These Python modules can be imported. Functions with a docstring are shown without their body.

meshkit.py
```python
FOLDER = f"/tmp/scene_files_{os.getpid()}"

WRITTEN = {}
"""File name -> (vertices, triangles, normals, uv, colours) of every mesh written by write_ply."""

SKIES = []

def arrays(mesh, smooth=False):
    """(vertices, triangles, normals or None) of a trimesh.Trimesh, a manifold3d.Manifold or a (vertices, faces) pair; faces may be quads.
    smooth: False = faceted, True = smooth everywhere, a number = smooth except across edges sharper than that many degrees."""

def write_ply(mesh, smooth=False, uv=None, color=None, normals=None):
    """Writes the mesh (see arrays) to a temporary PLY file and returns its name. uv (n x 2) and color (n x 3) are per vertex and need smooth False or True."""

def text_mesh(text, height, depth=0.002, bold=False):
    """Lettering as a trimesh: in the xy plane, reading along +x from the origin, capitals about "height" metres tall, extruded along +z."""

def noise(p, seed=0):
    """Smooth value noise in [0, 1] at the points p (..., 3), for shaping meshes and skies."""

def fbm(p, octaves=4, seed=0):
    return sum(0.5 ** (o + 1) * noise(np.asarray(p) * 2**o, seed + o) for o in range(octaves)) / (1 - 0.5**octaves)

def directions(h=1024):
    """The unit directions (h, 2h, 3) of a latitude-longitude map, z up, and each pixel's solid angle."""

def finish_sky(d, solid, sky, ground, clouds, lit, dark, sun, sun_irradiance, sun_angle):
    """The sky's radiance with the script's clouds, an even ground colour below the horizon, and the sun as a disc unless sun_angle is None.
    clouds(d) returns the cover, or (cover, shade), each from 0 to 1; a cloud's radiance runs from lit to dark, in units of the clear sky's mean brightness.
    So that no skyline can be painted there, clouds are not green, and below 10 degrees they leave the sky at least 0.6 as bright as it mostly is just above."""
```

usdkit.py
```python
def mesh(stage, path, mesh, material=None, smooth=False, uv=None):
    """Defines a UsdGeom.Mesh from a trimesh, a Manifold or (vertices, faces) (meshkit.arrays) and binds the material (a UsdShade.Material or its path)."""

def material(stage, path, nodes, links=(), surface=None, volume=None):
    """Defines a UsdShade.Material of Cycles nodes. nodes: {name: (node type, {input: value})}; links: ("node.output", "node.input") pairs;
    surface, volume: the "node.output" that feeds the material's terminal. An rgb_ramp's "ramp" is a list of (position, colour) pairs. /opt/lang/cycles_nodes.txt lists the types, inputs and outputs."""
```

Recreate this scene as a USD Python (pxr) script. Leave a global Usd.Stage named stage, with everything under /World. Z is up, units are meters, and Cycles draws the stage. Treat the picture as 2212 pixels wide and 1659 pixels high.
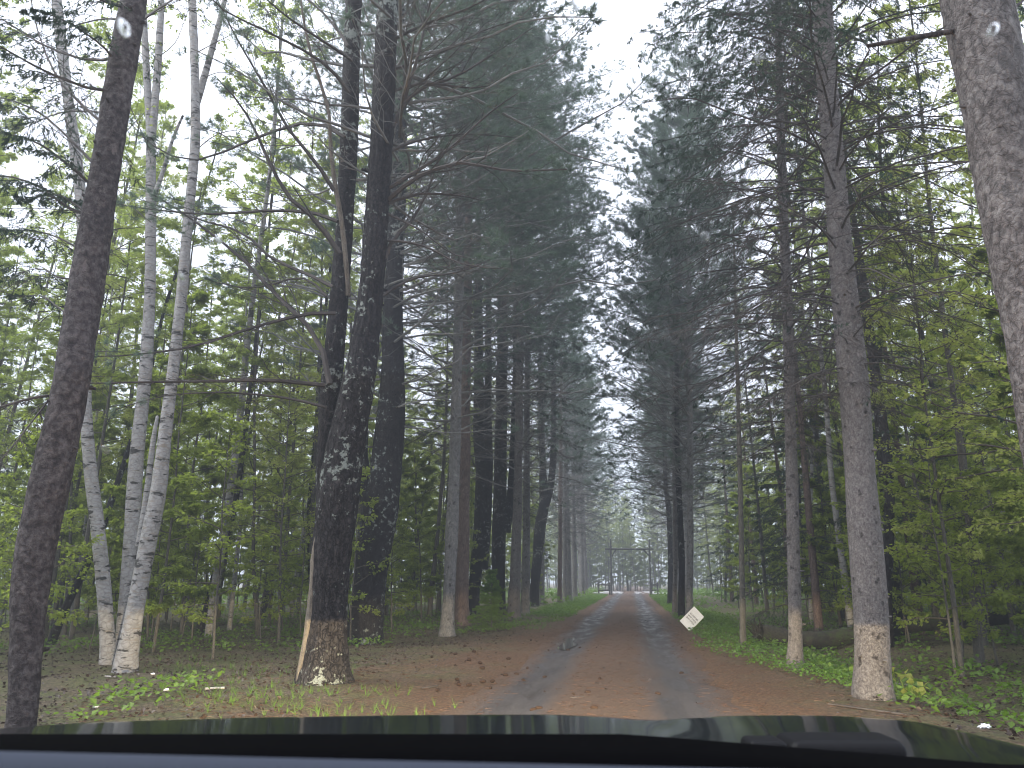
import math, random
import numpy as np
import trimesh
import usdkit, meshkit
from pxr import Usd, UsdGeom, UsdLux, UsdShade, Gf, Sdf, Vt

stage = Usd.Stage.CreateInMemory()
UsdGeom.SetStageUpAxis(stage, 'Z')
UsdGeom.Xform.Define(stage, '/World')
UsdGeom.Scope.Define(stage, '/World/Looks')

# ------------------------------------------------------------------ camera
EYE = np.array([0.0, 0.0, 1.4])
PITCH = math.radians(14.28)
F = 1671.0                       # focal length in units of a 2212-wide picture
CX, CY = 1106.0, 829.5
cam = UsdGeom.Camera.Define(stage, '/World/camera')
cam.CreateHorizontalApertureAttr(36.0)
cam.CreateVerticalApertureAttr(27.0)
cam.CreateFocalLengthAttr(36.0 * F / 2212.0)
cam.CreateClippingRangeAttr(Gf.Vec2f(0.05, 2000))
cam.CreateFStopAttr(10.0)
cam.CreateFocusDistanceAttr(16.0)
cam.AddTranslateOp().Set(Gf.Vec3d(*EYE))
cam.AddRotateXOp().Set(90 + math.degrees(PITCH))
cam.CreateExposureAttr(1.78)

# ------------------------------------------------------------------ sky and sun (overcast)
SUN_EL, SUN_AZ = math.radians(54), math.radians(-95)     # azimuth = atan2(x, y)
dome = UsdLux.DomeLight.Define(stage, '/World/sky')
skym = usdkit.material(stage, '/World/Looks/sky', {
    'sky': ('sky_texture', {'sky_type': 'single_scattering', 'sun_disc': False, 'sun_elevation': SUN_EL, 'sun_rotation': SUN_AZ}),
    'tc': ('texture_coordinate', {}),
    'sep': ('separate_xyz', {}),
    'grad': ('map_range', {'from_min': 0.0, 'from_max': 1.0, 'to_min': 0.36, 'to_max': 1.0, 'clamp': True}),
    'n': ('noise_texture', {'scale': 2.2, 'detail': 4}),
    'nr': ('map_range', {'from_min': 0.3, 'from_max': 0.7, 'to_min': 0.88, 'to_max': 1.1}),
    'm': ('math', {'math_type': 'multiply'}),
    'cloud': ('vector_math', {'math_type': 'scale', 'vector1': (17.0, 17.8, 20.4)}),
    'mix': ('mix_color', {'fac': 0.93, 'use_clamp': False}),
    'bg': ('background_shader', {'strength': 0.052}),
}, [('tc.generated', 'sep.vector'), ('sep.z', 'grad.value'), ('tc.generated', 'n.vector'), ('n.fac', 'nr.value'),
    ('grad.result', 'm.value1'), ('nr.result', 'm.value2'), ('m.value', 'cloud.scale'),
    ('sky.color', 'mix.a'), ('cloud.vector', 'mix.b'), ('mix.result', 'bg.color')], surface='bg.background')
UsdShade.MaterialBindingAPI.Apply(dome.GetPrim()).Bind(skym)
dome.GetPrim().SetCustomDataByKey('kind', 'structure')

sun = UsdLux.DistantLight.Define(stage, '/World/sun')
sun.CreateNormalizeAttr(True)
sun.CreateIntensityAttr(0.4)
sun.CreateAngleAttr(40.0)
sun.CreateColorAttr(Gf.Vec3f(1.0, 0.97, 0.93))
sun.AddRotateZOp().Set(-math.degrees(SUN_AZ))
sun.AddRotateXOp().Set(-(90 - math.degrees(SUN_EL)))
# ------------------------------------------------------------------ helpers
UP = np.array([0, 0, 1.0])

def ray(x, y):
    X, Y = (x - CX) / F, (CY - y) / F
    return np.array([X, math.cos(PITCH) - Y * math.sin(PITCH), math.sin(PITCH) + Y * math.cos(PITCH)])

def P(x, y, d):
    """the point at forward distance d seen at picture position (x, y)"""
    r = ray(x, y)
    return EYE + r * (d / r[1])

def mpp(x, y, d):
    """metres per picture unit at that point"""
    return d / ray(x, y)[1] / F

_v = ray(1365, 1255)
RD = np.array([_v[0], _v[1]]) / math.hypot(_v[0], _v[1])          # the drive's direction
RN = np.array([RD[1], -RD[0]])                                   # to its right
_r = ray(1309, 1475); R0 = (EYE + _r * (-1.4 / _r[2]))[:2]
def st(x, y):
    q = np.stack([np.asarray(x, float) - R0[0], np.asarray(y, float) - R0[1]], -1)
    return q @ RD, q @ RN
def road_xy(s, t):
    return R0 + s * RD + t * RN

def height(x, y):
    x, y = np.asarray(x, float), np.asarray(y, float)
    s, t = st(x, y)
    a = np.abs(t)
    off = np.clip((a - 1.9) / 3.0, 0, 1)
    p = np.stack([x * 0.35, y * 0.35, np.zeros_like(x)], -1)
    p2 = np.stack([x * 1.7, y * 1.7, np.zeros_like(x) + 3], -1)
    n = (meshkit.noise(p, 5) - 0.5) * 0.22 + (meshkit.noise(p2, 6) - 0.5) * 0.07
    h = off * n
    h = h - 0.22 * np.exp(-((t - 4.6) / 0.8) ** 2) * np.clip((s + 6) / 4, 0, 1)      # shallow ditch along the right side
    rut = -0.05 * (np.exp(-((t - 1.0) / 0.32) ** 2) + np.exp(-((t + 1.0) / 0.32) ** 2))
    h = h + rut + 0.04 * np.exp(-(t / 0.5) ** 2) - 0.05 * np.clip(1 - np.abs(a - 2.0) / 1.0, 0, 1) * 0
    return h

def G(x, y):
    """the ground seen at (x, y)"""
    r = ray(x, y)
    z = 0.0
    for _ in range(6):
        q = EYE + r * ((z - EYE[2]) / r[2])
        z = float(height(q[0], q[1]))
    q[2] = z
    return q

_names = {}
def numbered(parent, name):
    k = (parent, name)
    _names[k] = _names.get(k, -1) + 1
    return name if _names[k] == 0 else f'{name}_{_names[k]:03d}'

def tag(prim, label=None, cat=None, group=None, kind=None):
    prim = prim.GetPrim() if hasattr(prim, 'GetPrim') else prim
    for k, v in (('label', label), ('category', cat), ('group', group), ('kind', kind)):
        if v: prim.SetCustomDataByKey(k, v)
    return prim

def thing(name, label, cat, loc=(0, 0, 0), rotz=0.0, group=None, scale=None, tilt=None):
    x = UsdGeom.Xform.Define(stage, '/World/' + numbered('/World', name))
    x.AddTranslateOp().Set(Gf.Vec3d(*map(float, loc)))
    if rotz: x.AddRotateZOp().Set(float(math.degrees(rotz)))
    if tilt: x.AddRotateXYZOp().Set(Gf.Vec3f(float(tilt[0]), float(tilt[1]), 0))
    if scale is not None: x.AddScaleOp().Set(Gf.Vec3f(*([float(scale)] * 3 if np.ndim(scale) == 0 else map(float, scale))))
    tag(x, label, cat, group)
    return x.GetPrim()

def part(parent, name, mesh, mat, smooth=False, kind=None, label=None):
    base = str(parent.GetPath())
    m = usdkit.mesh(stage, base + '/' + numbered(base, name), mesh, M[mat], smooth=smooth)
    tag(m, label, None, None, kind)
    return m.GetPrim()

def solo(name, mesh, mat, label=None, cat=None, kind=None, smooth=False, group=None):
    m = usdkit.mesh(stage, '/World/' + numbered('/World', name), mesh, M[mat], smooth=smooth)
    return tag(m, label, cat, group, kind)

def holder(parent, name):
    base = str(parent.GetPath())
    return UsdGeom.Xform.Define(stage, base + '/' + numbered(base, name)).GetPrim()

def cat_mesh(ms):
    ms = [m for m in ms if m is not None and len(m[0])]
    if not ms: return np.zeros((0, 3)), np.zeros((0, 3), int)
    off = np.cumsum([0] + [len(m[0]) for m in ms])
    return np.vstack([m[0] for m in ms]), np.vstack([np.asarray(m[1]) + o for m, o in zip(ms, off)])

def tubes(B, R, sides=4, cap=True):
    """B (n,k,3) polylines, R (n,k) radii -> (v,f)"""
    B = np.asarray(B, float); R = np.asarray(R, float)
    n, k = B.shape[:2]
    T = np.gradient(B, axis=1)
    T /= np.linalg.norm(T, axis=2, keepdims=True) + 1e-12
    m = T.mean(1); m /= np.linalg.norm(m, axis=1, keepdims=True) + 1e-12
    ref = np.where(np.abs(m[:, 2:3]) < 0.8, UP[None], np.array([[0, 1.0, 0]]))
    A = np.cross(T, ref[:, None, :]); A /= np.linalg.norm(A, axis=2, keepdims=True) + 1e-12
    C = np.cross(T, A)
    ang = np.arange(sides) * 2 * np.pi / sides
    V = B[:, :, None, :] + R[:, :, None, None] * (np.cos(ang)[None, None, :, None] * A[:, :, None, :] + np.sin(ang)[None, None, :, None] * C[:, :, None, :])
    i, j = np.meshgrid(np.arange(k - 1), np.arange(sides), indexing='ij')
    a, b = i * sides + j, i * sides + (j + 1) % sides
    q = np.stack([a, b, b + sides, a + sides], -1).reshape(-1, 4)
    f = np.vstack([q[:, [0, 1, 2]], q[:, [0, 2, 3]]])
    F_ = (f[None] + (np.arange(n) * k * sides)[:, None, None]).reshape(-1, 3)
    return V.reshape(-1, 3), F_

def interp(B, t):
    """B (n,k,3), t (n,m) in 0..1 -> (n,m,3)"""
    k = B.shape[1]
    u = np.clip(t, 0, 1) * (k - 1)
    i = np.clip(u.astype(int), 0, k - 2); w = (u - i)[..., None]
    n = np.arange(B.shape[0])[:, None]
    return B[n, i] * (1 - w) + B[n, i + 1] * w, B[n, i + 1] - B[n, i]

def nrm(a):
    return a / (np.linalg.norm(a, axis=-1, keepdims=True) + 1e-12)

def slivers(rng, D, w):
    """bare twigs: two slim triangles each, bent in the middle"""
    S = nrm(np.cross(D[:, -1] - D[:, 0], rng.normal(0, 1, (len(D), 3)))) * w / 2
    V = np.stack([D[:, 0] - S, D[:, 0] + S, D[:, 1] + S * .75, D[:, 1] - S * .75, D[:, 2]], 1).reshape(-1, 3)
    i = np.arange(len(D))[:, None] * 5
    return V, np.vstack([i + [0, 1, 2], i + [0, 2, 3], i + [3, 2, 4]])

def children(rng, B, L, m, t0, lenf, fwd, side, up, droop, k, jitter=0.25, t1=1.0):
    """m side shoots on each polyline. L (n,) lengths. lenf(t)*L -> child length. Returns polylines (n*m,k,3), lengths, t"""
    n = len(B)
    t = (np.arange(m)[None, :] + rng.random((n, m))) / m * (t1 - t0) + t0
    p, T = interp(B, t); T = nrm(T)
    S = nrm(np.cross(T, UP[None, None])) * np.where((np.arange(m)[None, :] + rng.integers(0, 2, (n, 1))) % 2, 1, -1)[..., None]
    D = nrm(T * fwd + S * side + UP * up + rng.normal(0, jitter, (n, m, 3)))
    ln = lenf(t) * L[:, None] * rng.uniform(0.6, 1.25, (n, m))
    s = np.linspace(0, 1, k)[None, None, :, None]
    wig = rng.normal(0, 0.06, (n, m, k, 3)); wig[:, :, 0] = 0
    C = p[:, :, None] + (D[:, :, None] * s + droop * UP * s ** 2 + wig * s) * ln[..., None, None]
    return C.reshape(n * m, k, 3), ln.reshape(-1), t.reshape(-1)

def tufts(rng, pos, d, m, length, width, spread, lv=0.25):
    """needle bundles: m thin triangles on each position"""
    n = len(pos)
    if n == 0: return np.zeros((0, 3)), np.zeros((0, 3), int)
    D = nrm(d[:, None] + rng.normal(0, spread, (n, m, 3)))
    S = nrm(np.cross(D, nrm(rng.normal(0, 1, (n, m, 3))))) * width / 2
    ln = length * rng.uniform(1 - lv, 1 + lv, (n, m, 1))
    p = pos[:, None] + D * 0.0
    V = np.stack([p - S, p + S, p + D * ln], 2).reshape(-1, 3)
    return V, np.arange(len(V)).reshape(-1, 3)

def leaves(rng, pos, d, size, tilt=0.45, droop=-0.35, aspect=0.75):
    """rhombic leaves bent along the middle, two triangles each"""
    n = len(pos)
    D = nrm(d + rng.normal(0, 0.45, (n, 3)) + np.array([0, 0, droop]))
    S = np.cross(D, nrm(UP + rng.normal(0, tilt, (n, 3)))); S = nrm(S)
    N = nrm(np.cross(S, D))
    sz = (size * rng.uniform(0.6, 1.3, n))[:, None]
    a = pos; b = pos + D * sz * 0.45 + S * sz * aspect * 0.5 + N * sz * 0.1
    c = pos + D * sz; e = pos + D * sz * 0.45 - S * sz * aspect * 0.5 + N * sz * 0.1
    V = np.stack([a, b, c, e], 1).reshape(-1, 3)
    i = np.arange(n)[:, None] * 4
    return V, np.vstack([i + [0, 1, 2], i + [0, 2, 3]])

# ------------------------------------------------------------------ materials
M = {}
def mat(name, nodes, links, surface, volume=None):
    M[name] = usdkit.material(stage, '/World/Looks/' + name, nodes, links, surface=surface, volume=volume)

def bark(name, ramp, patch=None, patch_at=(0.55, 0.62), patch_scale=9, stretch=0.3, scale=22, rough=0.85, bumpd=0.02, bands=None, knots=None, cells=0.22, spec=0.3):
    nodes = {
        'tc': ('texture_coordinate', {}), 'mp': ('mapping', {'scale': (1, 1, stretch)}),
        'n': ('noise_texture', {'scale': scale, 'detail': 6, 'roughness': 0.65}),
        'n2': ('noise_texture', {'scale': 1.3, 'detail': 3}),
        'vd': ('noise_texture', {'scale': scale * 0.55, 'detail': 3}), 'va': ('vector_math', {'math_type': 'multiply_add', 'vector2': (0.16, 0.16, 0.16)}),
        'v': ('voronoi_texture', {'scale': scale * 0.8, 'feature': 'distance_to_edge'}),
        'vr': ('map_range', {'from_min': 0.0, 'from_max': 0.12, 'to_min': 0.0, 'to_max': 1.0, 'clamp': True}),
        'mm': ('mix_float', {'fac': cells}),
        'mv': ('math', {'math_type': 'multiply_add', 'value2': 0.22, 'value3': -0.11}),
        'ad': ('math', {'math_type': 'add'}),
        'r': ('rgb_ramp', {'ramp': ramp}),
        'b': ('bump', {'strength': 0.9, 'distance': bumpd}),
        'p': ('principled_bsdf', {'roughness': rough, 'specular_ior_level': spec}),
    }
    links = [('tc.object', 'mp.vector'), ('mp.vector', 'n.vector'), ('tc.object', 'n2.vector'), ('tc.object', 'vd.vector'), ('vd.color', 'va.vector1'), ('mp.vector', 'va.vector3'), ('va.vector', 'v.vector'), ('v.distance', 'vr.value'),
             ('n.fac', 'mm.a'), ('vr.result', 'mm.b'), ('mm.result', 'ad.value1'), ('n2.fac', 'mv.value1'), ('mv.value', 'ad.value2'), ('ad.value', 'r.fac'),
             ('mm.result', 'b.height'), ('b.normal', 'p.normal')]
    out = 'r.color'
    if patch:
        nodes |= {'pn': ('noise_texture', {'scale': patch_scale, 'detail': 5, 'roughness': 0.7}), 'pb': ('noise_texture', {'scale': 0.8, 'detail': 1}),
                  'pa': ('math', {'math_type': 'multiply_add', 'value2': 0.5, 'value3': -0.25}), 'ps': ('math', {'math_type': 'add'}),
                  'pr': ('map_range', {'from_min': patch_at[0], 'from_max': patch_at[1], 'clamp': True}),
                  'px': ('mix_color', {'b': patch})}
        links += [('tc.object', 'pn.vector'), ('tc.object', 'pb.vector'), ('pb.fac', 'pa.value1'), ('pa.value', 'ps.value1'), ('pn.fac', 'ps.value2'),
                  ('ps.value', 'pr.value'), ('pr.result', 'px.fac'), (out, 'px.a')]
        out = 'px.result'
    if knots:
        nodes |= {'km': ('mapping', {'scale': (1, 1, 0.85)}), 'kd': ('noise_texture', {'scale': 16, 'detail': 4}), 'ka': ('vector_math', {'math_type': 'multiply_add', 'vector2': (0.11, 0.11, 0.16)}), 'kv': ('voronoi_texture', {'scale': knots, 'feature': 'f1'}), 'kr': ('map_range', {'from_min': 0.08, 'from_max': 0.27, 'to_min': 0.9, 'to_max': 0.0, 'clamp': True}), 'kx': ('mix_color', {'b': (0.018, 0.014, 0.013)})}
        links += [('tc.object', 'km.vector'), ('tc.object', 'kd.vector'), ('kd.color', 'ka.vector1'), ('km.vector', 'ka.vector3'), ('ka.vector', 'kv.vector'), ('kv.distance', 'kr.value'), ('kr.result', 'kx.fac'), (out, 'kx.a')]
        out = 'kx.result'
    if bands:                                                   # birch: dark flecks lying across the stem
        nodes |= {'bm': ('mapping', {'scale': (3.2, 3.2, 20)}), 'bn': ('noise_texture', {'scale': 1.6, 'detail': 4, 'roughness': 0.6}),
                  'br': ('map_range', {'from_min': 0.56, 'from_max': 0.64, 'clamp': True}), 'bx': ('mix_color', {'b': bands}),
                  'cm': ('mapping', {'scale': (1.1, 1.1, 4.2)}), 'cn': ('noise_texture', {'scale': 2.3, 'detail': 5, 'roughness': 0.65}),
                  'cr': ('map_range', {'from_min': 0.565, 'from_max': 0.60, 'clamp': True}), 'cx': ('mix_color', {'b': (0.03, 0.027, 0.025)})}
        links += [('tc.object', 'bm.vector'), ('bm.vector', 'bn.vector'), ('bn.fac', 'br.value'), ('br.result', 'bx.fac'), (out, 'bx.a'),
                  ('tc.object', 'cm.vector'), ('cm.vector', 'cn.vector'), ('cn.fac', 'cr.value'), ('cr.result', 'cx.fac'), ('bx.result', 'cx.a')]
        out = 'cx.result'
    links.append((out, 'p.base_color'))
    mat(name, nodes, links, 'p.BSDF')

bark('bark_pine', [(0.25, (0.005, 0.0045, 0.005)), (0.5, (0.014, 0.012, 0.013)), (0.7, (0.034, 0.031, 0.032)), (0.85, (0.07, 0.065, 0.066))], patch=(0.20, 0.22, 0.20), patch_at=(0.60, 0.65), patch_scale=9, stretch=0.4, rough=0.75, bumpd=0.04, cells=.3, spec=.12)
bark('bark_spruce', [(0.25, (0.042, 0.037, 0.036)), (0.48, (0.112, 0.10, 0.097)), (0.65, (0.17, 0.155, 0.15)), (0.82, (0.24, 0.22, 0.21))], stretch=0.75, scale=30, bumpd=0.03, knots=6.5)
bark('bark_scaly', [(0.28, (0.026, 0.022, 0.022)), (0.47, (0.080, 0.071, 0.070)), (0.58, (0.13, 0.118, 0.116)), (0.75, (0.20, 0.185, 0.18))], stretch=0.7, scale=16, bumpd=0.06, patch=(0.075, 0.07, 0.07), patch_at=(0.60, 0.70), patch_scale=5, cells=.1, spec=.2)
bark('bark_grey', [(0.25, (0.055, 0.052, 0.052)), (0.5, (0.14, 0.135, 0.132)), (0.75, (0.23, 0.22, 0.21))], stretch=0.5, scale=24, bumpd=0.03, patch=(0.28, 0.30, 0.27), patch_at=(0.64, 0.72), knots=5.5)
bark('bark_red', [(0.25, (0.035, 0.024, 0.021)), (0.5, (0.10, 0.068, 0.058)), (0.75, (0.19, 0.145, 0.125))], stretch=0.3, scale=24, bumpd=0.02)
bark('bark_flaky', [(0.28, (0.012, 0.010, 0.011)), (0.46, (0.036, 0.030, 0.031)), (0.58, (0.070, 0.060, 0.061)), (0.75, (0.12, 0.105, 0.105))], stretch=0.9, scale=17, bumpd=0.05, patch=(0.10, 0.085, 0.083), patch_at=(0.60, 0.68), patch_scale=7, cells=.07, spec=.2)
bark('bark_birch', [(0.2, (0.10, 0.094, 0.086)), (0.45, (0.195, 0.187, 0.18)), (0.7, (0.285, 0.276, 0.27))], stretch=1.5, scale=10, bumpd=0.006, bands=(0.20, 0.17, 0.14), rough=0.6)
bark('bark_sapling', [(0.25, (0.03, 0.028, 0.024)), (0.5, (0.075, 0.068, 0.058)), (0.75, (0.13, 0.12, 0.10))], stretch=0.4, scale=30, bumpd=0.008)
bark('dead_wood', [(0.25, (0.045, 0.036, 0.027)), (0.5, (0.115, 0.097, 0.078)), (0.75, (0.19, 0.165, 0.135))], stretch=0.12, scale=30, bumpd=0.01)
bark('log_bark', [(0.25, (0.010, 0.009, 0.007)), (0.5, (0.026, 0.023, 0.018)), (0.75, (0.05, 0.046, 0.034))], stretch=1.0, scale=18, bumpd=0.03, patch=(0.035, 0.05, 0.018), patch_at=(0.55, 0.65))

def simple(name, col, rough=0.8, spec=0.3, var=None, scale=8.0, extra=None):
    nodes = {'p': ('principled_bsdf', {'roughness': rough, 'specular_ior_level': spec, **(extra or {})})}
    links = []
    if var:
        nodes |= {'tc': ('texture_coordinate', {}), 'n': ('noise_texture', {'scale': scale, 'detail': 5}), 'r': ('rgb_ramp', {'ramp': [(0.3, col), (0.7, var)]})}
        links += [('tc.object', 'n.vector'), ('n.fac', 'r.fac'), ('r.color', 'p.base_color')]
    else:
        nodes['p'][1]['base_color'] = col
    mat(name, nodes, links, 'p.BSDF')

simple('twig', (0.030, 0.024, 0.022), 0.75, 0.3, (0.075, 0.064, 0.058), 3.0)
simple('twig_grey', (0.09, 0.086, 0.08), 0.8, 0.3, (0.22, 0.215, 0.205), 2.0)
simple('twig_thin', (0.05, 0.04, 0.03), 0.8, 0.3, (0.09, 0.075, 0.06), 3.0)

def foliage(name, cols, trans=0.4, rough=0.55, tcol=None, spec=0.3):
    st_ = [(i / (len(cols) - 1), c) for i, c in enumerate(cols)]
    nodes = {'g': ('geometry', {}), 'r': ('rgb_ramp', {'ramp': st_}), 'p': ('principled_bsdf', {'roughness': rough, 'specular_ior_level': spec}),
             't': ('translucent_bsdf', {}), 'h': ('hsv', {'value': 1.75, 'saturation': 1.12}), 'm': ('mix_closure', {'fac': trans})}
    mat(name, nodes, [('g.random_per_island', 'r.fac'), ('r.color', 'p.base_color'), ('r.color', 'h.color'), ('h.color', 't.color'), ('p.BSDF', 'm.closure1'), ('t.BSDF', 'm.closure2')], 'm.closure')

foliage('pine_needles', [(0.078, 0.108, 0.078), (0.108, 0.145, 0.102), (0.135, 0.175, 0.122)], 0.42)
foliage('spruce_needles', [(0.020, 0.042, 0.024), (0.034, 0.062, 0.033), (0.050, 0.080, 0.042)], 0.2)
foliage('dead_needles', [(0.07, 0.05, 0.03), (0.09, 0.075, 0.05)], 0.1)
foliage('maple_leaves', [(0.18, 0.22, 0.052), (0.28, 0.31, 0.088), (0.38, 0.36, 0.13)], 0.64)
foliage('birch_leaves', [(0.20, 0.24, 0.065), (0.29, 0.31, 0.10), (0.38, 0.36, 0.15)], 0.64)
foliage('golden_leaves', [(0.24, 0.27, 0.075), (0.32, 0.33, 0.115), (0.38, 0.34, 0.14)], 0.5)
foliage('forest_plants', [(0.10, 0.165, 0.03), (0.16, 0.235, 0.045), (0.22, 0.28, 0.065)], 0.4)
foliage('grass', [(0.08, 0.15, 0.025), (0.12, 0.20, 0.035), (0.17, 0.24, 0.06)], 0.35)
foliage('fallen_leaves', [(0.035, 0.022, 0.016), (0.11, 0.072, 0.05), (0.24, 0.18, 0.135), (0.42, 0.35, 0.30)], 0.1, rough=0.45)
foliage('needle_litter', [(0.06, 0.028, 0.015), (0.10, 0.047, 0.025), (0.15, 0.08, 0.045)], 0.0)

# forest floor: needle carpet beside the drive, leaf litter and moss further out
def rnm(v): return (float(v[0]), float(v[1]), 0.0)
mat('soil', {
    'g': ('geometry', {}), 'dt': ('vector_math', {'math_type': 'dot_product', 'vector2': rnm(RN)}), 'sub': ('math', {'math_type': 'subtract', 'value2': float(R0 @ RN)}), 'ab': ('math', {'math_type': 'absolute'}),
    'n0': ('noise_texture', {'scale': 0.55, 'detail': 4}), 'nm': ('math', {'math_type': 'multiply_add', 'value2': 6.0, 'value3': -3.0}), 'ad': ('math', {'math_type': 'add'}),
    'near': ('map_range', {'from_min': 2.0, 'from_max': 4.3, 'to_min': 1.0, 'to_max': 0.0, 'clamp': True}),
    'n1': ('noise_texture', {'scale': 26, 'detail': 8, 'roughness': 0.75}), 'n2': ('noise_texture', {'scale': 1.6, 'detail': 5}),
    'lit': ('rgb_ramp', {'ramp': [(0.36, (0.020, 0.015, 0.009)), (0.48, (0.080, 0.060, 0.036)), (0.57, (0.148, 0.115, 0.073)), (0.66, (0.25, 0.205, 0.15))]}),
    'rust': ('rgb_ramp', {'ramp': [(0.36, (0.022, 0.011, 0.006)), (0.5, (0.092, 0.048, 0.024)), (0.6, (0.160, 0.088, 0.046)), (0.7, (0.25, 0.17, 0.11))]}),
    'moss': ('rgb_ramp', {'ramp': [(0.36, (0.018, 0.022, 0.008)), (0.5, (0.075, 0.082, 0.025)), (0.64, (0.14, 0.14, 0.05))]}),
    'mr': ('map_range', {'from_min': 0.40, 'from_max': 0.60, 'to_max': 0.85, 'clamp': True}),
    'm1': ('mix_color', {}), 'm2': ('mix_color', {}), 'b': ('bump', {'strength': 1.0, 'distance': 0.05}),
    'p': ('principled_bsdf', {'roughness': 0.75, 'specular_ior_level': 0.3}),
}, [('g.position', 'dt.vector1'), ('dt.value', 'sub.value1'), ('sub.value', 'ab.value1'), ('g.position', 'n0.vector'), ('n0.fac', 'nm.value1'), ('ab.value', 'ad.value1'), ('nm.value', 'ad.value2'),
    ('ad.value', 'near.value'), ('g.position', 'n1.vector'), ('g.position', 'n2.vector'), ('n1.fac', 'lit.fac'), ('n1.fac', 'rust.fac'), ('n1.fac', 'moss.fac'), ('n2.fac', 'mr.value'),
    ('near.result', 'm2.fac'), ('lit.color', 'm1.a'), ('moss.color', 'm1.b'), ('mr.result', 'm1.fac'), ('m1.result', 'm2.a'), ('rust.color', 'm2.b'), ('m2.result', 'p.base_color'),
    ('n1.fac', 'b.height'), ('b.normal', 'p.normal')], 'p.BSDF')

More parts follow.
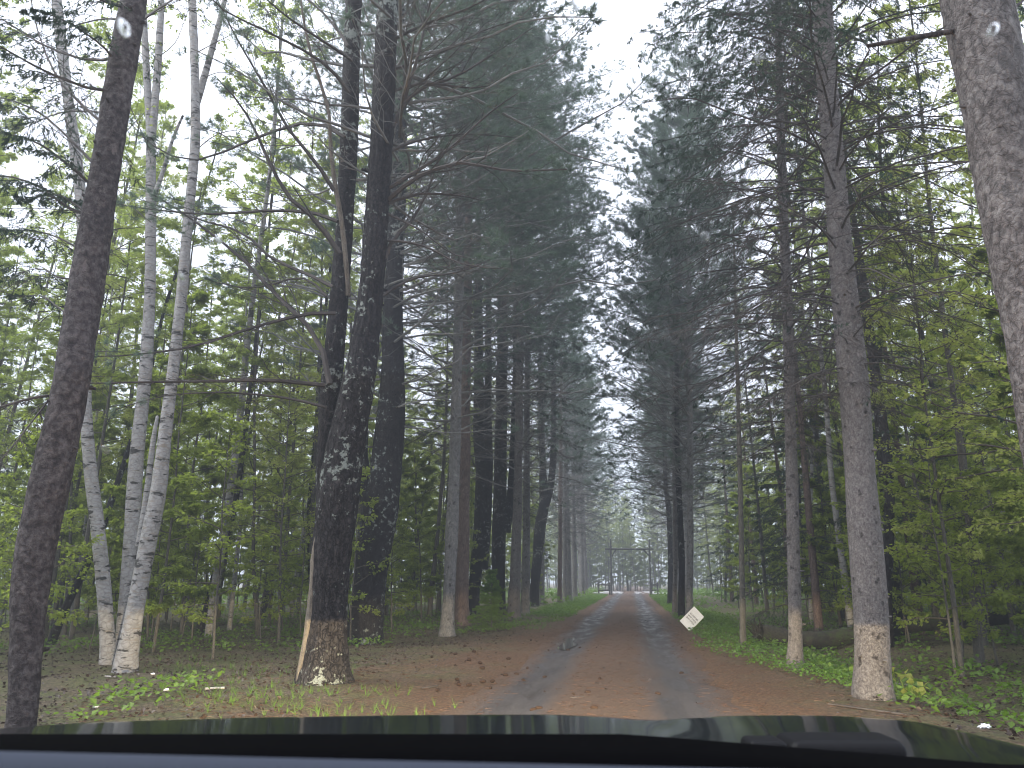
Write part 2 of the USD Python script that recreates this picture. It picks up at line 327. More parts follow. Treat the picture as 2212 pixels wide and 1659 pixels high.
# the drive: rust needles in the middle and at the edges, wet grey ruts
mat('drive', {
    'g': ('geometry', {}), 'dt': ('vector_math', {'math_type': 'dot_product', 'vector2': rnm(RN)}), 'sub': ('math', {'math_type': 'subtract', 'value2': float(R0 @ RN)}),
    'ds': ('vector_math', {'math_type': 'dot_product', 'vector2': rnm(RD)}), 'sc': ('math', {'math_type': 'multiply', 'value2': 0.22}), 'xyz': ('combine_xyz', {}),
    'n0': ('noise_texture', {'scale': 1.6, 'detail': 5, 'roughness': 0.6}), 'nm': ('math', {'math_type': 'multiply_add', 'value2': 0.7, 'value3': -0.35}), 'ad': ('math', {'math_type': 'add'}),
    'ab': ('math', {'math_type': 'absolute'}), 'c': ('math', {'math_type': 'subtract', 'value2': 1.0}), 'ca': ('math', {'math_type': 'absolute'}),
    'rut': ('map_range', {'from_min': 0.20, 'from_max': 0.58, 'to_min': 1.0, 'to_max': 0.0, 'clamp': True}),
    'n1': ('noise_texture', {'scale': 42, 'detail': 8, 'roughness': 0.8}), 'n3': ('noise_texture', {'scale': 3.2, 'detail': 5}),
    'rust': ('rgb_ramp', {'ramp': [(0.36, (0.014, 0.008, 0.005)), (0.48, (0.060, 0.031, 0.017)), (0.58, (0.118, 0.063, 0.036)), (0.68, (0.34, 0.25, 0.18))]}),
    'grey': ('rgb_ramp', {'ramp': [(0.36, (0.010, 0.008, 0.008)), (0.5, (0.034, 0.028, 0.028)), (0.62, (0.075, 0.064, 0.063))]}),
    'm1': ('mix_color', {}),
    'wet': ('map_range', {'from_min': 0.40, 'from_max': 0.66, 'to_min': 0.75, 'to_max': 0.33, 'clamp': True}),
    'rg': ('mix_float', {'a': 0.85}), 'bs': ('map_range', {'from_min': 0.0, 'from_max': 1.0, 'to_min': 0.9, 'to_max': 0.25}),
    'b': ('bump', {'distance': 0.03}), 'p': ('principled_bsdf', {'specular_ior_level': 0.42}),
}, [('g.position', 'dt.vector1'), ('dt.value', 'sub.value1'), ('g.position', 'ds.vector1'), ('ds.value', 'sc.value1'), ('sc.value', 'xyz.x'), ('sub.value', 'xyz.y'),
    ('xyz.vector', 'n0.vector'), ('n0.fac', 'nm.value1'), ('sub.value', 'ad.value1'), ('nm.value', 'ad.value2'), ('ad.value', 'ab.value1'),
    ('ab.value', 'c.value1'), ('c.value', 'ca.value1'), ('ca.value', 'rut.value'), ('g.position', 'n1.vector'), ('xyz.vector', 'n3.vector'), ('n1.fac', 'rust.fac'), ('n1.fac', 'grey.fac'),
    ('rust.color', 'm1.a'), ('grey.color', 'm1.b'), ('rut.result', 'm1.fac'), ('m1.result', 'p.base_color'), ('n3.fac', 'wet.value'), ('wet.result', 'rg.b'), ('rut.result', 'rg.fac'), ('rg.result', 'p.roughness'),
    ('rut.result', 'bs.value'), ('bs.result', 'b.strength'), ('n1.fac', 'b.height'), ('b.normal', 'p.normal')], 'p.BSDF')
simple('gravel', (0.30, 0.30, 0.31), 0.45, 0.4, (0.42, 0.42, 0.43), 6.0)
simple('puddle_water', (0.02, 0.02, 0.018), 0.03, 0.5)
simple('weathered_wood', (0.05, 0.046, 0.042), 0.8, 0.3, (0.105, 0.098, 0.09), 9.0)
simple('sign_board', (0.70, 0.70, 0.71), 0.5, 0.4, (0.62, 0.62, 0.63), 14.0)
simple('sign_ink', (0.03, 0.03, 0.04), 0.6)
simple('paper_white', (0.72, 0.72, 0.74), 0.7, 0.3)
simple('cone_brown', (0.018, 0.010, 0.007), 0.9, 0.1, (0.045, 0.026, 0.018), 60.0)
simple('car_paint', (0.003, 0.004, 0.004), 0.08, 0.12)
simple('dash_plastic', (0.0012, 0.0012, 0.0016), 0.9, 0.01)
simple('dash_pad', (0.040, 0.048, 0.070), 0.85, 0.1, (0.046, 0.054, 0.078), 500.0)
simple('chrome', (0.6, 0.6, 0.6), 0.15, 0.5, None, 1, {'metallic': 1.0})
simple('rubber', (0.006, 0.006, 0.007), 0.5, 0.08)
# ------------------------------------------------------------------ the ground and the drive
def grid_mesh(xs, ys, zfun):
    X, Y = np.meshgrid(xs, ys, indexing='xy')
    Z = zfun(X, Y)
    V = np.stack([X, Y, Z], -1).reshape(-1, 3)
    nx = len(xs); i, j = np.meshgrid(np.arange(len(ys) - 1), np.arange(nx - 1), indexing='ij')
    a = (i * nx + j).ravel()
    return V, np.vstack([np.stack([a, a + 1, a + nx + 1], 1), np.stack([a, a + nx + 1, a + nx], 1)])

xs = np.unique(np.concatenate([np.linspace(-12, 16, 121), 16 + (np.linspace(0, 1, 40) ** 2.2) * 290, -12 - (np.linspace(0, 1, 40) ** 2.2) * 290]))
ys = np.unique(np.concatenate([np.linspace(-4, 34, 161), 34 + (np.linspace(0, 1, 60) ** 2.0) * 400, -4 - (np.linspace(0, 1, 20) ** 2) * 170]))
def floor_height(x, y):
    s, t = st(x, y)
    return height(x, y) - 0.09 * np.clip((1.75 - np.abs(t)) / 0.5, 0, 1) * ((s > -15) & (s < GATE_S + 13))
GATE_S = 73.0
tag(solo('forest_floor', grid_mesh(xs, ys, floor_height), 'soil', smooth=True), kind='structure')

def strip(s, t, lift):
    S, T = np.meshgrid(s, t, indexing='ij')
    X = R0[0] + S * RD[0] + T * RN[0]; Y = R0[1] + S * RD[1] + T * RN[1]
    V = np.stack([X, Y, height(X, Y) + lift], -1).reshape(-1, 3)
    nt = len(t); i, j = np.meshgrid(np.arange(len(s) - 1), np.arange(nt - 1), indexing='ij')
    a = (i * nt + j).ravel()
    return V, np.vstack([np.stack([a, a + nt, a + nt + 1], 1), np.stack([a, a + nt + 1, a + 1], 1)])
GATE_S = 73.0
sv = np.concatenate([np.linspace(-16, 30, 231), np.linspace(30.4, GATE_S + 14, 120)])
tv = np.linspace(-1.75, 1.75, 36)
V, Fc = strip(sv, tv, 0.0)
ed = (meshkit.noise(np.stack([V[:, 0] * 1.1, V[:, 1] * 1.1, V[:, 2] * 0], -1), 9) - 0.5)
_, tt = st(V[:, 0], V[:, 1])
w = np.clip((np.abs(tt) - 1.2) / 0.55, 0, 1)
V[:, :2] += (np.sign(tt) * w * ed * 0.7)[:, None] * RN[None]
V[:, 2] = height(V[:, 0], V[:, 1]) + 0.014 - 0.075 * w ** 3
tag(solo('dirt_drive', (V, Fc), 'drive', smooth=True), kind='structure')

# bright cross road beyond the gate
V, Fc = strip(np.linspace(GATE_S + 9, GATE_S + 26, 12), np.linspace(-60, 60, 60), 0.03)
tag(solo('cross_road', (V, Fc), 'gravel', smooth=True), kind='structure')

# puddle in the left rut
rng = np.random.default_rng(11)
pc = G(1214, 1392)
s0, t0 = st(pc[0], pc[1])
a = np.linspace(0, 2 * np.pi, 40, endpoint=False)
rr = 1 + 0.22 * np.sin(3 * a + 1) + 0.15 * np.sin(5 * a) + rng.normal(0, 0.05, 40)
pv = [np.array([*road_xy(s0 + 1.5 * r * math.cos(x), t0 + 0.34 * r * math.sin(x)), 0]) for x, r in zip(a, rr)]
pv = np.array([np.array([*road_xy(s0, t0), 0])] + pv)
pv[:, 2] = float(height(*road_xy(s0, -1.0))) + 0.036
tag(solo('puddle', (pv, np.array([[0, i + 1, (i + 1) % 40 + 1] for i in range(40)])), 'puddle_water'), kind='structure')

mat('haze', {'v': ('principled_volume', {'color': (0.86, 0.92, 1.0), 'density': 0.0026, 'anisotropy': 0.3})}, [], None, volume='v.volume')
hb = trimesh.creation.box([640, 660, 42]); hb.apply_translation([0, 140, 39.0 / 2 - 3.0])
solo('haze', (np.array(hb.vertices), hb.faces), 'haze', 'thin damp air between the trees', None, 'stuff')

# ------------------------------------------------------------------ trunks
def trunk_mesh(pts, rad, sides=28, step=0.12, rough=0.012, freq=9.0, seed=0, flare=0.0, knots=0, ridge=0.0):
    """pts (k,3) centre line, rad (k,) radii -> one closed bark surface with uneven relief"""
    pts, rad = np.asarray(pts, float), np.asarray(rad, float)
    cum = np.concatenate([[0], np.cumsum(np.linalg.norm(np.diff(pts, axis=0), axis=1))])
    n = max(4, int(cum[-1] / step))
    u = np.linspace(0, cum[-1], n)
    from scipy.interpolate import PchipInterpolator
    c = np.stack([PchipInterpolator(cum, pts[:, k])(u) for k in range(3)], 1)
    r = PchipInterpolator(cum, rad)(u)
    if flare:
        r = r * (1 + flare * np.exp(-np.maximum(u - 0.1, 0) / 0.28))
    v, f = tubes(c[None], r[None], sides)
    ax = np.repeat(c, sides, axis=0)
    d = v - ax; R = np.linalg.norm(d, axis=1, keepdims=True); d = d / np.maximum(R, 1e-9)
    q = np.stack([v[:, 0] * freq, v[:, 1] * freq, v[:, 2] * freq * 0.4], -1)
    b = (meshkit.fbm(q, 3, seed) - 0.5) * 2
    big = (meshkit.noise(v * np.array([2.2, 2.2, 0.7]), seed + 3) - 0.5) * 2
    off = b * rough + big * R[:, 0] * 0.10
    if ridge:
        th = np.arctan2(d[:, 1], d[:, 0])
        off += ridge * np.abs(np.sin(th * 7 + 3 * meshkit.noise(v * np.array([1.5, 1.5, 1.1]), seed + 8))) - ridge * 0.5
    if flare:
        th = np.arctan2(d[:, 1], d[:, 0]); h = np.repeat(u, sides)
        off += R[:, 0] * 0.28 * flare * np.exp(-h / 0.25) * np.cos(th * 4 + seed)
    v = v + d * off[:, None]
    top = np.vstack([v, c[-1:] + np.array([[0, 0, r[-1]]])]); k = len(v)
    capf = np.array([[k - sides + j, k - sides + (j + 1) % sides, k] for j in range(sides)])
    return top, np.vstack([f, capf])

def pixel_line(pp, d, extra=0.0, dd=0.0, sink=0.15):
    """pp [(x, y, width)...] from the base upward, at forward distance d -> world centre line and radii (the base goes a little below the ground)"""
    pts = np.array([P(x, y, d + dd * i / max(len(pp) - 1, 1)) for i, (x, y, w) in enumerate(pp)])
    rad = np.array([w * mpp(x, y, d) / 2 for (x, y, w) in pp])
    if sink:
        pts = np.vstack([pts[:1] - [0, 0, sink], pts]); rad = np.concatenate([rad[:1], rad])
    if extra:
        dirn = pts[-1] - pts[-2]; dirn /= np.linalg.norm(dirn)
        pts = np.vstack([pts, pts[-1] + dirn * extra]); rad = np.concatenate([rad, [rad[-1] * 0.35]])
    return pts, rad

def stubs(rng, pts, rad, n, h0, h1, ln=0.06, r=0.018):
    """short dead branch stubs standing out of a trunk"""
    cum = np.concatenate([[0], np.cumsum(np.linalg.norm(np.diff(pts, axis=0), axis=1))])
    u = rng.uniform(h0, min(h1, cum[-1]), n)
    c = np.stack([np.interp(u, cum, pts[:, k]) for k in range(3)], 1); R = np.interp(u, cum, rad)
    az = rng.uniform(0, 2 * np.pi, n)
    D = np.stack([np.cos(az), np.sin(az), rng.uniform(-0.25, 0.3, n)], 1)
    L = ln * rng.uniform(0.5, 1.6, n)
    B = c[:, None] + D[:, None] * (R[:, None] * 0.8 + np.array([0, 0.5, 1.0])[None] * L[:, None])[..., None]
    rr = r * rng.uniform(0.6, 1.5, n)
    v, f = tubes(B, np.stack([rr * 1.5, rr, rr * 0.7], 1), 5)
    tip = B[:, -1] + D * 0.01
    k = len(v); cap = []
    for i in range(n):
        for j in range(5): cap.append([i * 15 + 10 + j, i * 15 + 10 + (j + 1) % 5, k + i])
    return np.vstack([v, tip]), np.vstack([f, np.array(cap)])

# ------------------------------------------------------------------ branches with shoots and needles
def dress(rng, B, L, R0_, style, live):
    """B (n,k,3) main limbs, L lengths, R0_ base radii, live (n,) share of each limb that carries needles (from its tip inward)"""
    n, k = B.shape[:2]
    rad = R0_[:, None] * np.linspace(1, 0.22, k)[None]
    wood = [tubes(B, rad, 5)]
    sc = style
    C, cl, ct = children(rng, B, L, sc['m1'], sc['t0'], lambda t: sc['l1'] * (1.12 - t) + 0.02, sc['fwd'], sc['side'], sc['up'], sc['droop'], 4)
    cr = np.repeat(R0_, sc['m1']) * 0.30 * (1.15 - ct)
    wood.append(tubes(C, np.maximum(cr, 0.0022)[:, None] * np.array([1, 0.8, 0.55, 0.3])[None], 3))
    D, dl, dt = children(rng, C, np.maximum(cl, 0.1), sc['m2'], 0.15, lambda t: sc['l2'] * (1.1 - t) + 0.04, 0.8, 0.75, sc['up2'], sc['droop2'], 3, 0.35)
    wood.append(slivers(rng, D, sc.get('tw', 0.0075)))
    # needles
    lv = np.repeat(live, sc['m1'] * sc['m2']); ctt = np.repeat(ct, sc['m2'])
    alive = (rng.random(len(D)) < sc.get('fill', 0.9)) & (ctt + rng.normal(0, 0.1, len(D)) > 1 - lv)
    A = D[alive]
    ns = []
    if sc['kind'] == 'pine':
        T = nrm(A[:, -1] - A[:, 0])
        for _ in range(4):
            q = rng.uniform(.25, 1.0, (len(A), 1))
            pos = A[:, 0] * (1 - q) + A[:, -1] * q + rng.normal(0, .015, (len(A), 3))
            ns.append(tufts(rng, pos, T + UP * 0.3, sc['nn'], sc['nl'], sc['nw'], 0.7, .4))
    else:
        T = nrm(A[:, -1] - A[:, 0])
        m = sc['nn']
        q = rng.random((len(A), m, 1))
        pos = (A[:, :1] * (1 - q) + A[:, -1:] * q).reshape(-1, 3)
        ns.append(tufts(rng, pos, np.repeat(T, m, axis=0) * 0.9 - UP * 0.12, 1, sc['nl'], sc['nw'], 0.6))
    return cat_mesh(wood), cat_mesh(ns)

PINE = dict(kind='pine', m1=15, t0=0.15, l1=0.42, fwd=0.9, side=0.75, up=0.12, droop=-0.05, m2=8, l2=0.36, up2=0.1, droop2=-0.05, nn=6, nl=0.14, nw=0.0115, fill=0.72)
SPRUCE = dict(kind='spruce', m1=16, t0=0.12, l1=0.34, fwd=0.75, side=0.85, up=-0.12, droop=-0.18, m2=9, l2=0.42, up2=-0.35, droop2=-0.25, nn=12, nl=0.045, nw=0.011, fill=0.95)

def limbs(rng, h0, h1, n, lenf, elevf, droop, axis=None, k=8, wig=0.035, az0=0.0, tipup=0.0):
    h = h0 + (h1 - h0) * (np.arange(n) + rng.random(n)) / n
    az = az0 + np.arange(n) * 2.399963 + rng.normal(0, 0.35, n)
    u = (h - h0) / (h1 - h0)
    L = lenf(u) * rng.uniform(0.75, 1.12, n)
    el = elevf(u) + rng.normal(0, 0.12, n)
    D = np.stack([np.cos(az) * np.cos(el), np.sin(az) * np.cos(el), np.sin(el)], 1)
    s = np.linspace(0, 1, k)
    w = np.cumsum(rng.normal(0, wig, (n, k, 3)), axis=1); w[:, 0] = 0
    base = np.stack([0 * h, 0 * h, h], 1) if axis is None else axis(h)
    B = base[:, None] + (D[:, None] * s[None, :, None] + UP * (droop * s ** 2 + tipup * s ** 4)[None, :, None] + w * s[None, :, None]) * L[:, None, None]
    return B, L, u

def class_tree(name):
    p = stage.CreateClassPrim('/World/' + name)
    p.SetTypeName('Xform')
    return p

def crown_parts(prim, wood, needles, wmat, nmat, nname='needles'):
    part(prim, 'branches', wood, wmat)
    if len(needles[0]): part(prim, nname, needles, nmat, kind='stuff')

CROWN = {}
def make_pine_crown(key, seed, h0, h1, n, lmax, dead):
    rng = np.random.default_rng(seed)
    B, L, u = limbs(rng, h0, h1, n, lambda u: lmax * (1 - 0.7 * u ** 2.4) * np.clip(0.55 + 2.5 * u, 0, 1), lambda u: 0.10 + 0.55 * u, 0.10, wig=0.04)
    live = np.clip((u - dead) / 0.2, 0, 1) * 0.72 + np.where(u > dead - 0.12, 0.15, 0.03)
    wood, nd = dress(rng, B, L, 0.008 * L + 0.005, PINE, live)
    c = class_tree(key); crown_parts(c, wood, nd, 'twig_grey', 'pine_needles'); CROWN[key] = c.GetPath()
def make_spruce_crown(key, seed, h0, h1, n, lmax, dead, style=SPRUCE):
    rng = np.random.default_rng(seed)
    B, L, u = limbs(rng, h0, h1, n, lambda u: lmax * (1 - 0.85 * u ** 1.3) * np.clip(0.35 + 3.5 * u, 0, 1), lambda u: 0.15 + 0.35 * u, -0.5, wig=0.025, tipup=0.1)
    live = np.clip((u - dead) / 0.3, 0, 1) * 0.9
    wood, nd = dress(rng, B, L, 0.0045 * L + 0.004, style, live)
    c = class_tree(key); crown_parts(c, wood, nd, 'twig', 'spruce_needles'); CROWN[key] = c.GetPath()

make_pine_crown('pine_crown_a', 1, 4.2, 22, 100, 4.3, 0.22)
make_pine_crown('pine_crown_b', 2, 4.8, 24, 104, 4.5, 0.2)
make_pine_crown('pine_crown_c', 3, 3.9, 20, 96, 4.2, 0.24)
make_spruce_crown('spruce_crown_a', 4, 3.7, 20, 130, 4.0, 0.14)
make_spruce_crown('spruce_crown_b', 5, 3.9, 19, 120, 3.7, 0.16)

def add_crown(tree, key, rotz=0.0, scale=1.0, tilt=(0, 0), offset=(0, 0, 0)):
    base = str(tree.GetPath())
    x = UsdGeom.Xform.Define(stage, base + '/' + numbered(base, 'crown'))
    x.AddTranslateOp().Set(Gf.Vec3d(*map(float, offset)))
    x.AddRotateXYZOp().Set(Gf.Vec3f(float(tilt[0]), float(tilt[1]), 0.0))
    x.AddRotateZOp().Set(float(math.degrees(rotz)))
    x.AddScaleOp().Set(Gf.Vec3f(*([float(scale)] * 3)))
    x.GetPrim().GetReferences().AddInternalReference(CROWN[key])
    x.GetPrim().SetInstanceable(True)

def cut_top(pts, rad, hmax):
    """end a stem at the height hmax, tapering towards its top"""
    if pts[-1][2] <= hmax: return pts, rad
    i = int(np.argmax(pts[:, 2] > hmax))
    w = (hmax - pts[i - 1][2]) / (pts[i][2] - pts[i - 1][2])
    p_ = np.vstack([pts[:i], pts[i - 1] * (1 - w) + pts[i] * w]); r_ = np.concatenate([rad[:i], [0.02]])
    return p_, np.minimum(r_, np.maximum(0.02, 0.035 * (hmax + 0.6 - p_[:, 2])))

SECOND = {'pine_crown_a': 'pine_crown_c', 'pine_crown_b': 'pine_crown_a', 'pine_crown_c': 'pine_crown_b', 'spruce_crown_a': 'spruce_crown_b', 'spruce_crown_b': 'spruce_crown_a'}
def row_tree(name, label, pp, bmat, crown=None, d=None, extra=10.0, seed=0, flare=0.38, nst=30, rough=0.008, ridge=0.0, rot=0.0, cs=1.0, group=None, sides=20, cat='tree', freq=9.0, more=(), step=0.14, dense=False):
    """pp: trunk outline in picture units from the base upward; more: further stems of the same tree"""
    if d is None: d = G(pp[0][0], pp[0][1])[1]
    pts, rad = pixel_line(pp, d, extra)
    pts, rad = cut_top(pts, rad, 19.0)
    base = np.array([pts[1][0], pts[1][1], float(height(pts[1][0], pts[1][1]))])
    t = thing(name, label, cat, base, group=group)
    part(t, 'trunk', trunk_mesh(pts - base, rad, sides, step, rough, freq, seed, flare, ridge=ridge), bmat, smooth=True)
    for mp_ in more:
        p2, r2 = cut_top(*pixel_line(mp_, d, extra, sink=0), 17.0)
        part(t, 'trunk', trunk_mesh(p2 - base, r2, sides, step, rough, freq, seed + 5, 0), bmat, smooth=True)
    rng = np.random.default_rng(seed + 100)
    if nst: part(t, 'branch_stubs', stubs(rng, pts - base, rad, nst, 0.5, 9), bmat, kind='stuff')
    if crown:
        ax = pts[-1] - pts[1]
        add_crown(t, crown, rot, cs, tilt=(-math.degrees(math.atan2(ax[1], ax[2])), math.degrees(math.atan2(ax[0], ax[2]))))
    if crown and dense: add_crown(t, SECOND[crown], rot + 2.0, cs * .97, tilt=(-math.degrees(math.atan2(ax[1], ax[2])), math.degrees(math.atan2(ax[0], ax[2]))))
    return t, pts - base, rad, base, d

# ---- left side of the drive -------------------------------------------------
# leaning scaly trunk at the picture's left edge
T, pts, rad, base, d = row_tree('spruce_tree', 'dark scaly trunk nearest on the left, in front of the birch clump',
    [(46, 1560, 54), (56, 1400, 60), (70, 1220, 73), (115, 1010, 78), (155, 820, 70), (190, 600, 67), (230, 350, 60), (268, 120, 55), (290, 0, 52)], 'bark_flaky', None, d=7.4, extra=5, seed=21, nst=26, rough=0.010, freq=14, sides=36, step=0.05, flare=0.1)
rng = np.random.default_rng(31)
def pix_limbs(lst, d, base, k=10, seed=0):
    """hand-placed limbs: [(dd0, dd1, radius0, [(x,y)...])] -> (n,k,3) local"""
    from scipy.interpolate import PchipInterpolator
    out, L, R = [], [], []
    for dd0, dd1, r0, pp in lst:
        q = np.array([P(x, y, d + dd0 + (dd1 - dd0) * i / (len(pp) - 1)) for i, (x, y) in enumerate(pp)]) - base
        cum = np.concatenate([[0], np.cumsum(np.linalg.norm(np.diff(q, axis=0), axis=1))])
        u = np.linspace(0, cum[-1], k)
        out.append(np.stack([PchipInterpolator(cum, q[:, j])(u) for j in range(3)], 1)); L.append(cum[-1]); R.append(r0)
    return np.array(out), np.array(L), np.array(R)
LB, LL, LR = pix_limbs([
    (0, -0.5, 0.016, [(105, 855), (60, 862), (0, 880), (-120, 905)]),
    (0, -0.4, 0.012, [(125, 840), (70, 910), (30, 960), (-20, 1020)]),
    (0, 1.2, 0.020, [(268, 120), (200, 130), (100, 100), (0, 40), (-120, 0)]),
    (0, -0.8, 0.020, [(255, 190), (190, 190), (90, 150), (0, 100), (-80, 60)]),
    (0, 1.0, 0.018, [(225, 380), (150, 300), (80, 240), (0, 210), (-100, 200)]),
    (0, -0.6, 0.018, [(215, 420), (140, 350), (60, 300), (-40, 280)]),
    (0, 1.5, 0.020, [(240, 280), (170, 220), (120, 160), (80, 60), (60, -60)]),
    (0, -1.0, 0.020, [(285, 20), (220, 0), (140, -30), (20, -60)]),
    (0, 0.8, 0.020, [(215, 470), (150, 450), (80, 400), (0, 380), (-80, 390)]),
    (0, 1.8, 0.018, [(290, 60), (340, 20), (400, -20), (470, -80)]),
    (0, 1.0, 0.012, [(170, 700), (120, 660), (90, 640), (40, 640)]),
    (0, 1.4, 0.014, [(200, 560), (140, 520), (80, 500), (10, 500)]), (0, 2.0, 0.016, [(245, 250), (180, 240), (110, 250), (30, 290)]),
    (0, -.9, 0.016, [(262, 150), (210, 90), (150, 50), (60, 20)]), (0, 2.2, 0.016, [(280, 60), (230, 40), (150, 60), (60, 100)]),
    (0, .3, 0.014, [(208, 500), (160, 440), (110, 420), (40, 430)]), (0, 2.0, 0.014, [(190, 600), (130, 600), (80, 580), (20, 600)]),
], d, base)
wood, nd = dress(rng, LB, LL, LR, SPRUCE | dict(m1=17, m2=9), np.array([0, 0, .85, .85, .8, .9, .8, .9, .85, .6, 0.3, .7, .9, .9, .9, .8, .7]))
h = holder(T, 'crown'); part(h, 'branches', wood, 'twig'); part(h, 'needles', nd, 'spruce_needles', kind='stuff')

# birch clump: three white trunks from one foot
bd = G(250, 1447)[1]; bb = G(250, 1447)
B_ = thing('birch_tree', 'clump of three white birch trunks leaning apart from one foot', 'tree', bb)
for i, (pp, ex, dd) in enumerate([
    ([(231, 1447, 40), (228, 1320, 36), (212, 1150, 34), (194, 1000, 31), (184, 850, 29), (184, 700, 28), (182, 560, 27), (172, 400, 27), (152, 250, 27), (132, 90, 26), (122, 0, 25)], 4, 0.6),
    ([(262, 1400, 34), (270, 1320, 34), (284, 1160, 37), (296, 980, 36), (312, 830, 31), (322, 680, 28), (326, 500, 25), (326, 380, 24), (326, 280, 22)], 0, 0.9),
    ([(271, 1447, 50), (290, 1330, 44), (318, 1180, 42), (345, 1040, 37), (358, 930, 32), (374, 800, 29), (392, 640, 27), (404, 500, 25), (420, 330, 23), (421, 180, 22), (415, 0, 20)], 4, -0.2)]):
    p_, r_ = pixel_line(pp, bd + dd, ex, sink=0.15); r_ = r_ * .84
    part(B_, 'trunk', trunk_mesh(p_ - bb, r_, 26, 0.06, 0.006, 10, 40 + i, 0.2), 'bark_birch', smooth=True)
for pp in ([(326, 300, 18), (318, 180, 15), (312, 60, 13), (308, -60, 10)], [(327, 300, 18), (338, 180, 16), (346, 60, 14), (352, -80, 10)], [(420, 235, 16), (440, 170, 14), (465, 80, 12), (490, -20, 9)], [(330, 430, 11), (352, 370, 9), (370, 310, 7), (395, 250, 5)], [(300, 1180, 14), (318, 1060, 13), (330, 960, 11), (340, 900, 6)]):
    p_, r_ = pixel_line(pp, bd + 0.5, 0, sink=0)
    part(B_, 'limb', trunk_mesh(p_ - bb, r_, 14, 0.12, 0.004, 10, 47, 0), 'bark_birch', smooth=True)
rng = np.random.default_rng(48)
Bq, Lq, Rq = pix_limbs([(0, 1.2, .012, [(415, 120), (470, 90), (540, 60), (600, 60)]), (0, -1, .012, [(326, 330), (290, 250), (260, 180), (240, 120)]), (0, .5, .010, [(346, 120), (380, 90), (400, 40), (420, -20)]),
    (0, -1, .012, [(420, 330), (470, 290), (520, 280), (560, 300)]), (0, 1, .012, [(150, 250), (110, 210), (60, 200), (20, 220)]), (0, .6, .010, [(326, 480), (280, 440), (250, 400), (240, 360)]), (0, 1, .010, [(440, 170), (500, 160), (540, 190), (560, 230)]), (.5, 2, .012, [(308, 60), (270, 20), (250, -30), (220, -80)])], bd, bb)
C, cl, ct = children(rng, Bq, Lq, 11, 0.2, lambda t: 0.45 * (1.1 - t), 0.8, 0.7, 0.1, -0.15, 4)
D, dl, dt = children(rng, C, np.maximum(cl, .2), 6, 0.1, lambda t: 0.4 * (1.1 - t), 0.7, 0.7, -0.2, -0.25, 3)
wood = cat_mesh([tubes(Bq, Rq[:, None] * np.linspace(1, .3, 10)[None], 5), tubes(C, np.full((len(C), 4), .004), 3), tubes(D, np.full((len(D), 3), .002), 3)])
q = rng.random((len(D), 5, 1)); pos = (D[:, :1] * (1 - q) + D[:, -1:] * q).reshape(-1, 3)
h = holder(B_, 'crown'); part(h, 'branches', wood, 'twig_thin'); part(h, 'leaves', leaves(rng, pos, np.repeat(nrm(D[:, -1] - D[:, 0]), 5, axis=0), 0.05, droop=-0.5), 'birch_leaves', kind='stuff')

# the big forked pine in the foreground
pb = G(697, 1472); pd = pb[1]
PT = thing('white_pine', 'big dark pine forked into two stems, foreground left with pale scar at its foot', 'tree', pb)
stem = [(695, 1472, 98), (700, 1420, 92), (708, 1320, 84), (714, 1220, 86), (728, 1100, 86), (742, 990, 80), (768, 850, 72), (788, 740, 62), (803, 620, 54), (813, 480, 50), (822, 340, 46), (830, 180, 44), (838, 0, 42)]
p_, r_ = pixel_line(stem, pd, 7)
part(PT, 'trunk', trunk_mesh(p_ - pb, r_, 64, 0.035, 0.020, 13, 50, 0.34, ridge=0.014), 'bark_pine', smooth=True)
stem2 = [(706, 1130, 40), (704, 1000, 44), (712, 880, 42), (722, 760, 42), (732, 640, 40), (744, 500, 38), (752, 350, 37), (758, 180, 36), (764, 0, 34)]
p2, r2 = pixel_line(stem2, pd + 0.28, 6, sink=0)
part(PT, 'trunk', trunk_mesh(p2 - pb, r2, 44, 0.05, 0.014, 12, 51, 0), 'bark_pine', smooth=True)
scar = [(655, 1474, 30), (665, 1400, 25), (672, 1330, 22), (678, 1260, 19), (682, 1200, 18), (688, 1150, 10)]
p3, r3 = pixel_line(scar, pd - 0.12, 0)
part(PT, 'bare_wood', trunk_mesh(p3 - pb, r3, 28, 0.04, 0.012, 14, 52, 0.15, ridge=.006), 'dead_wood', smooth=True, label='pale bare strip of wood running up the left of the foot')
p4, r4 = pixel_line([(752, 640, 12), (745, 545, 11), (738, 480, 10), (724, 400, 10), (714, 310, 9), (711, 250, 8), (694, 185, 7), (670, 110, 6), (650, 0, 4)], pd + 0.22, 0, dd=-.5, sink=0)
part(PT, 'limb', trunk_mesh(p4 - pb, r4, 12, 0.1, 0.004, 14, 53, 0), 'dead_wood', smooth=True, label='pale dead limb rising up the left of the stems')
rng = np.random.default_rng(55)
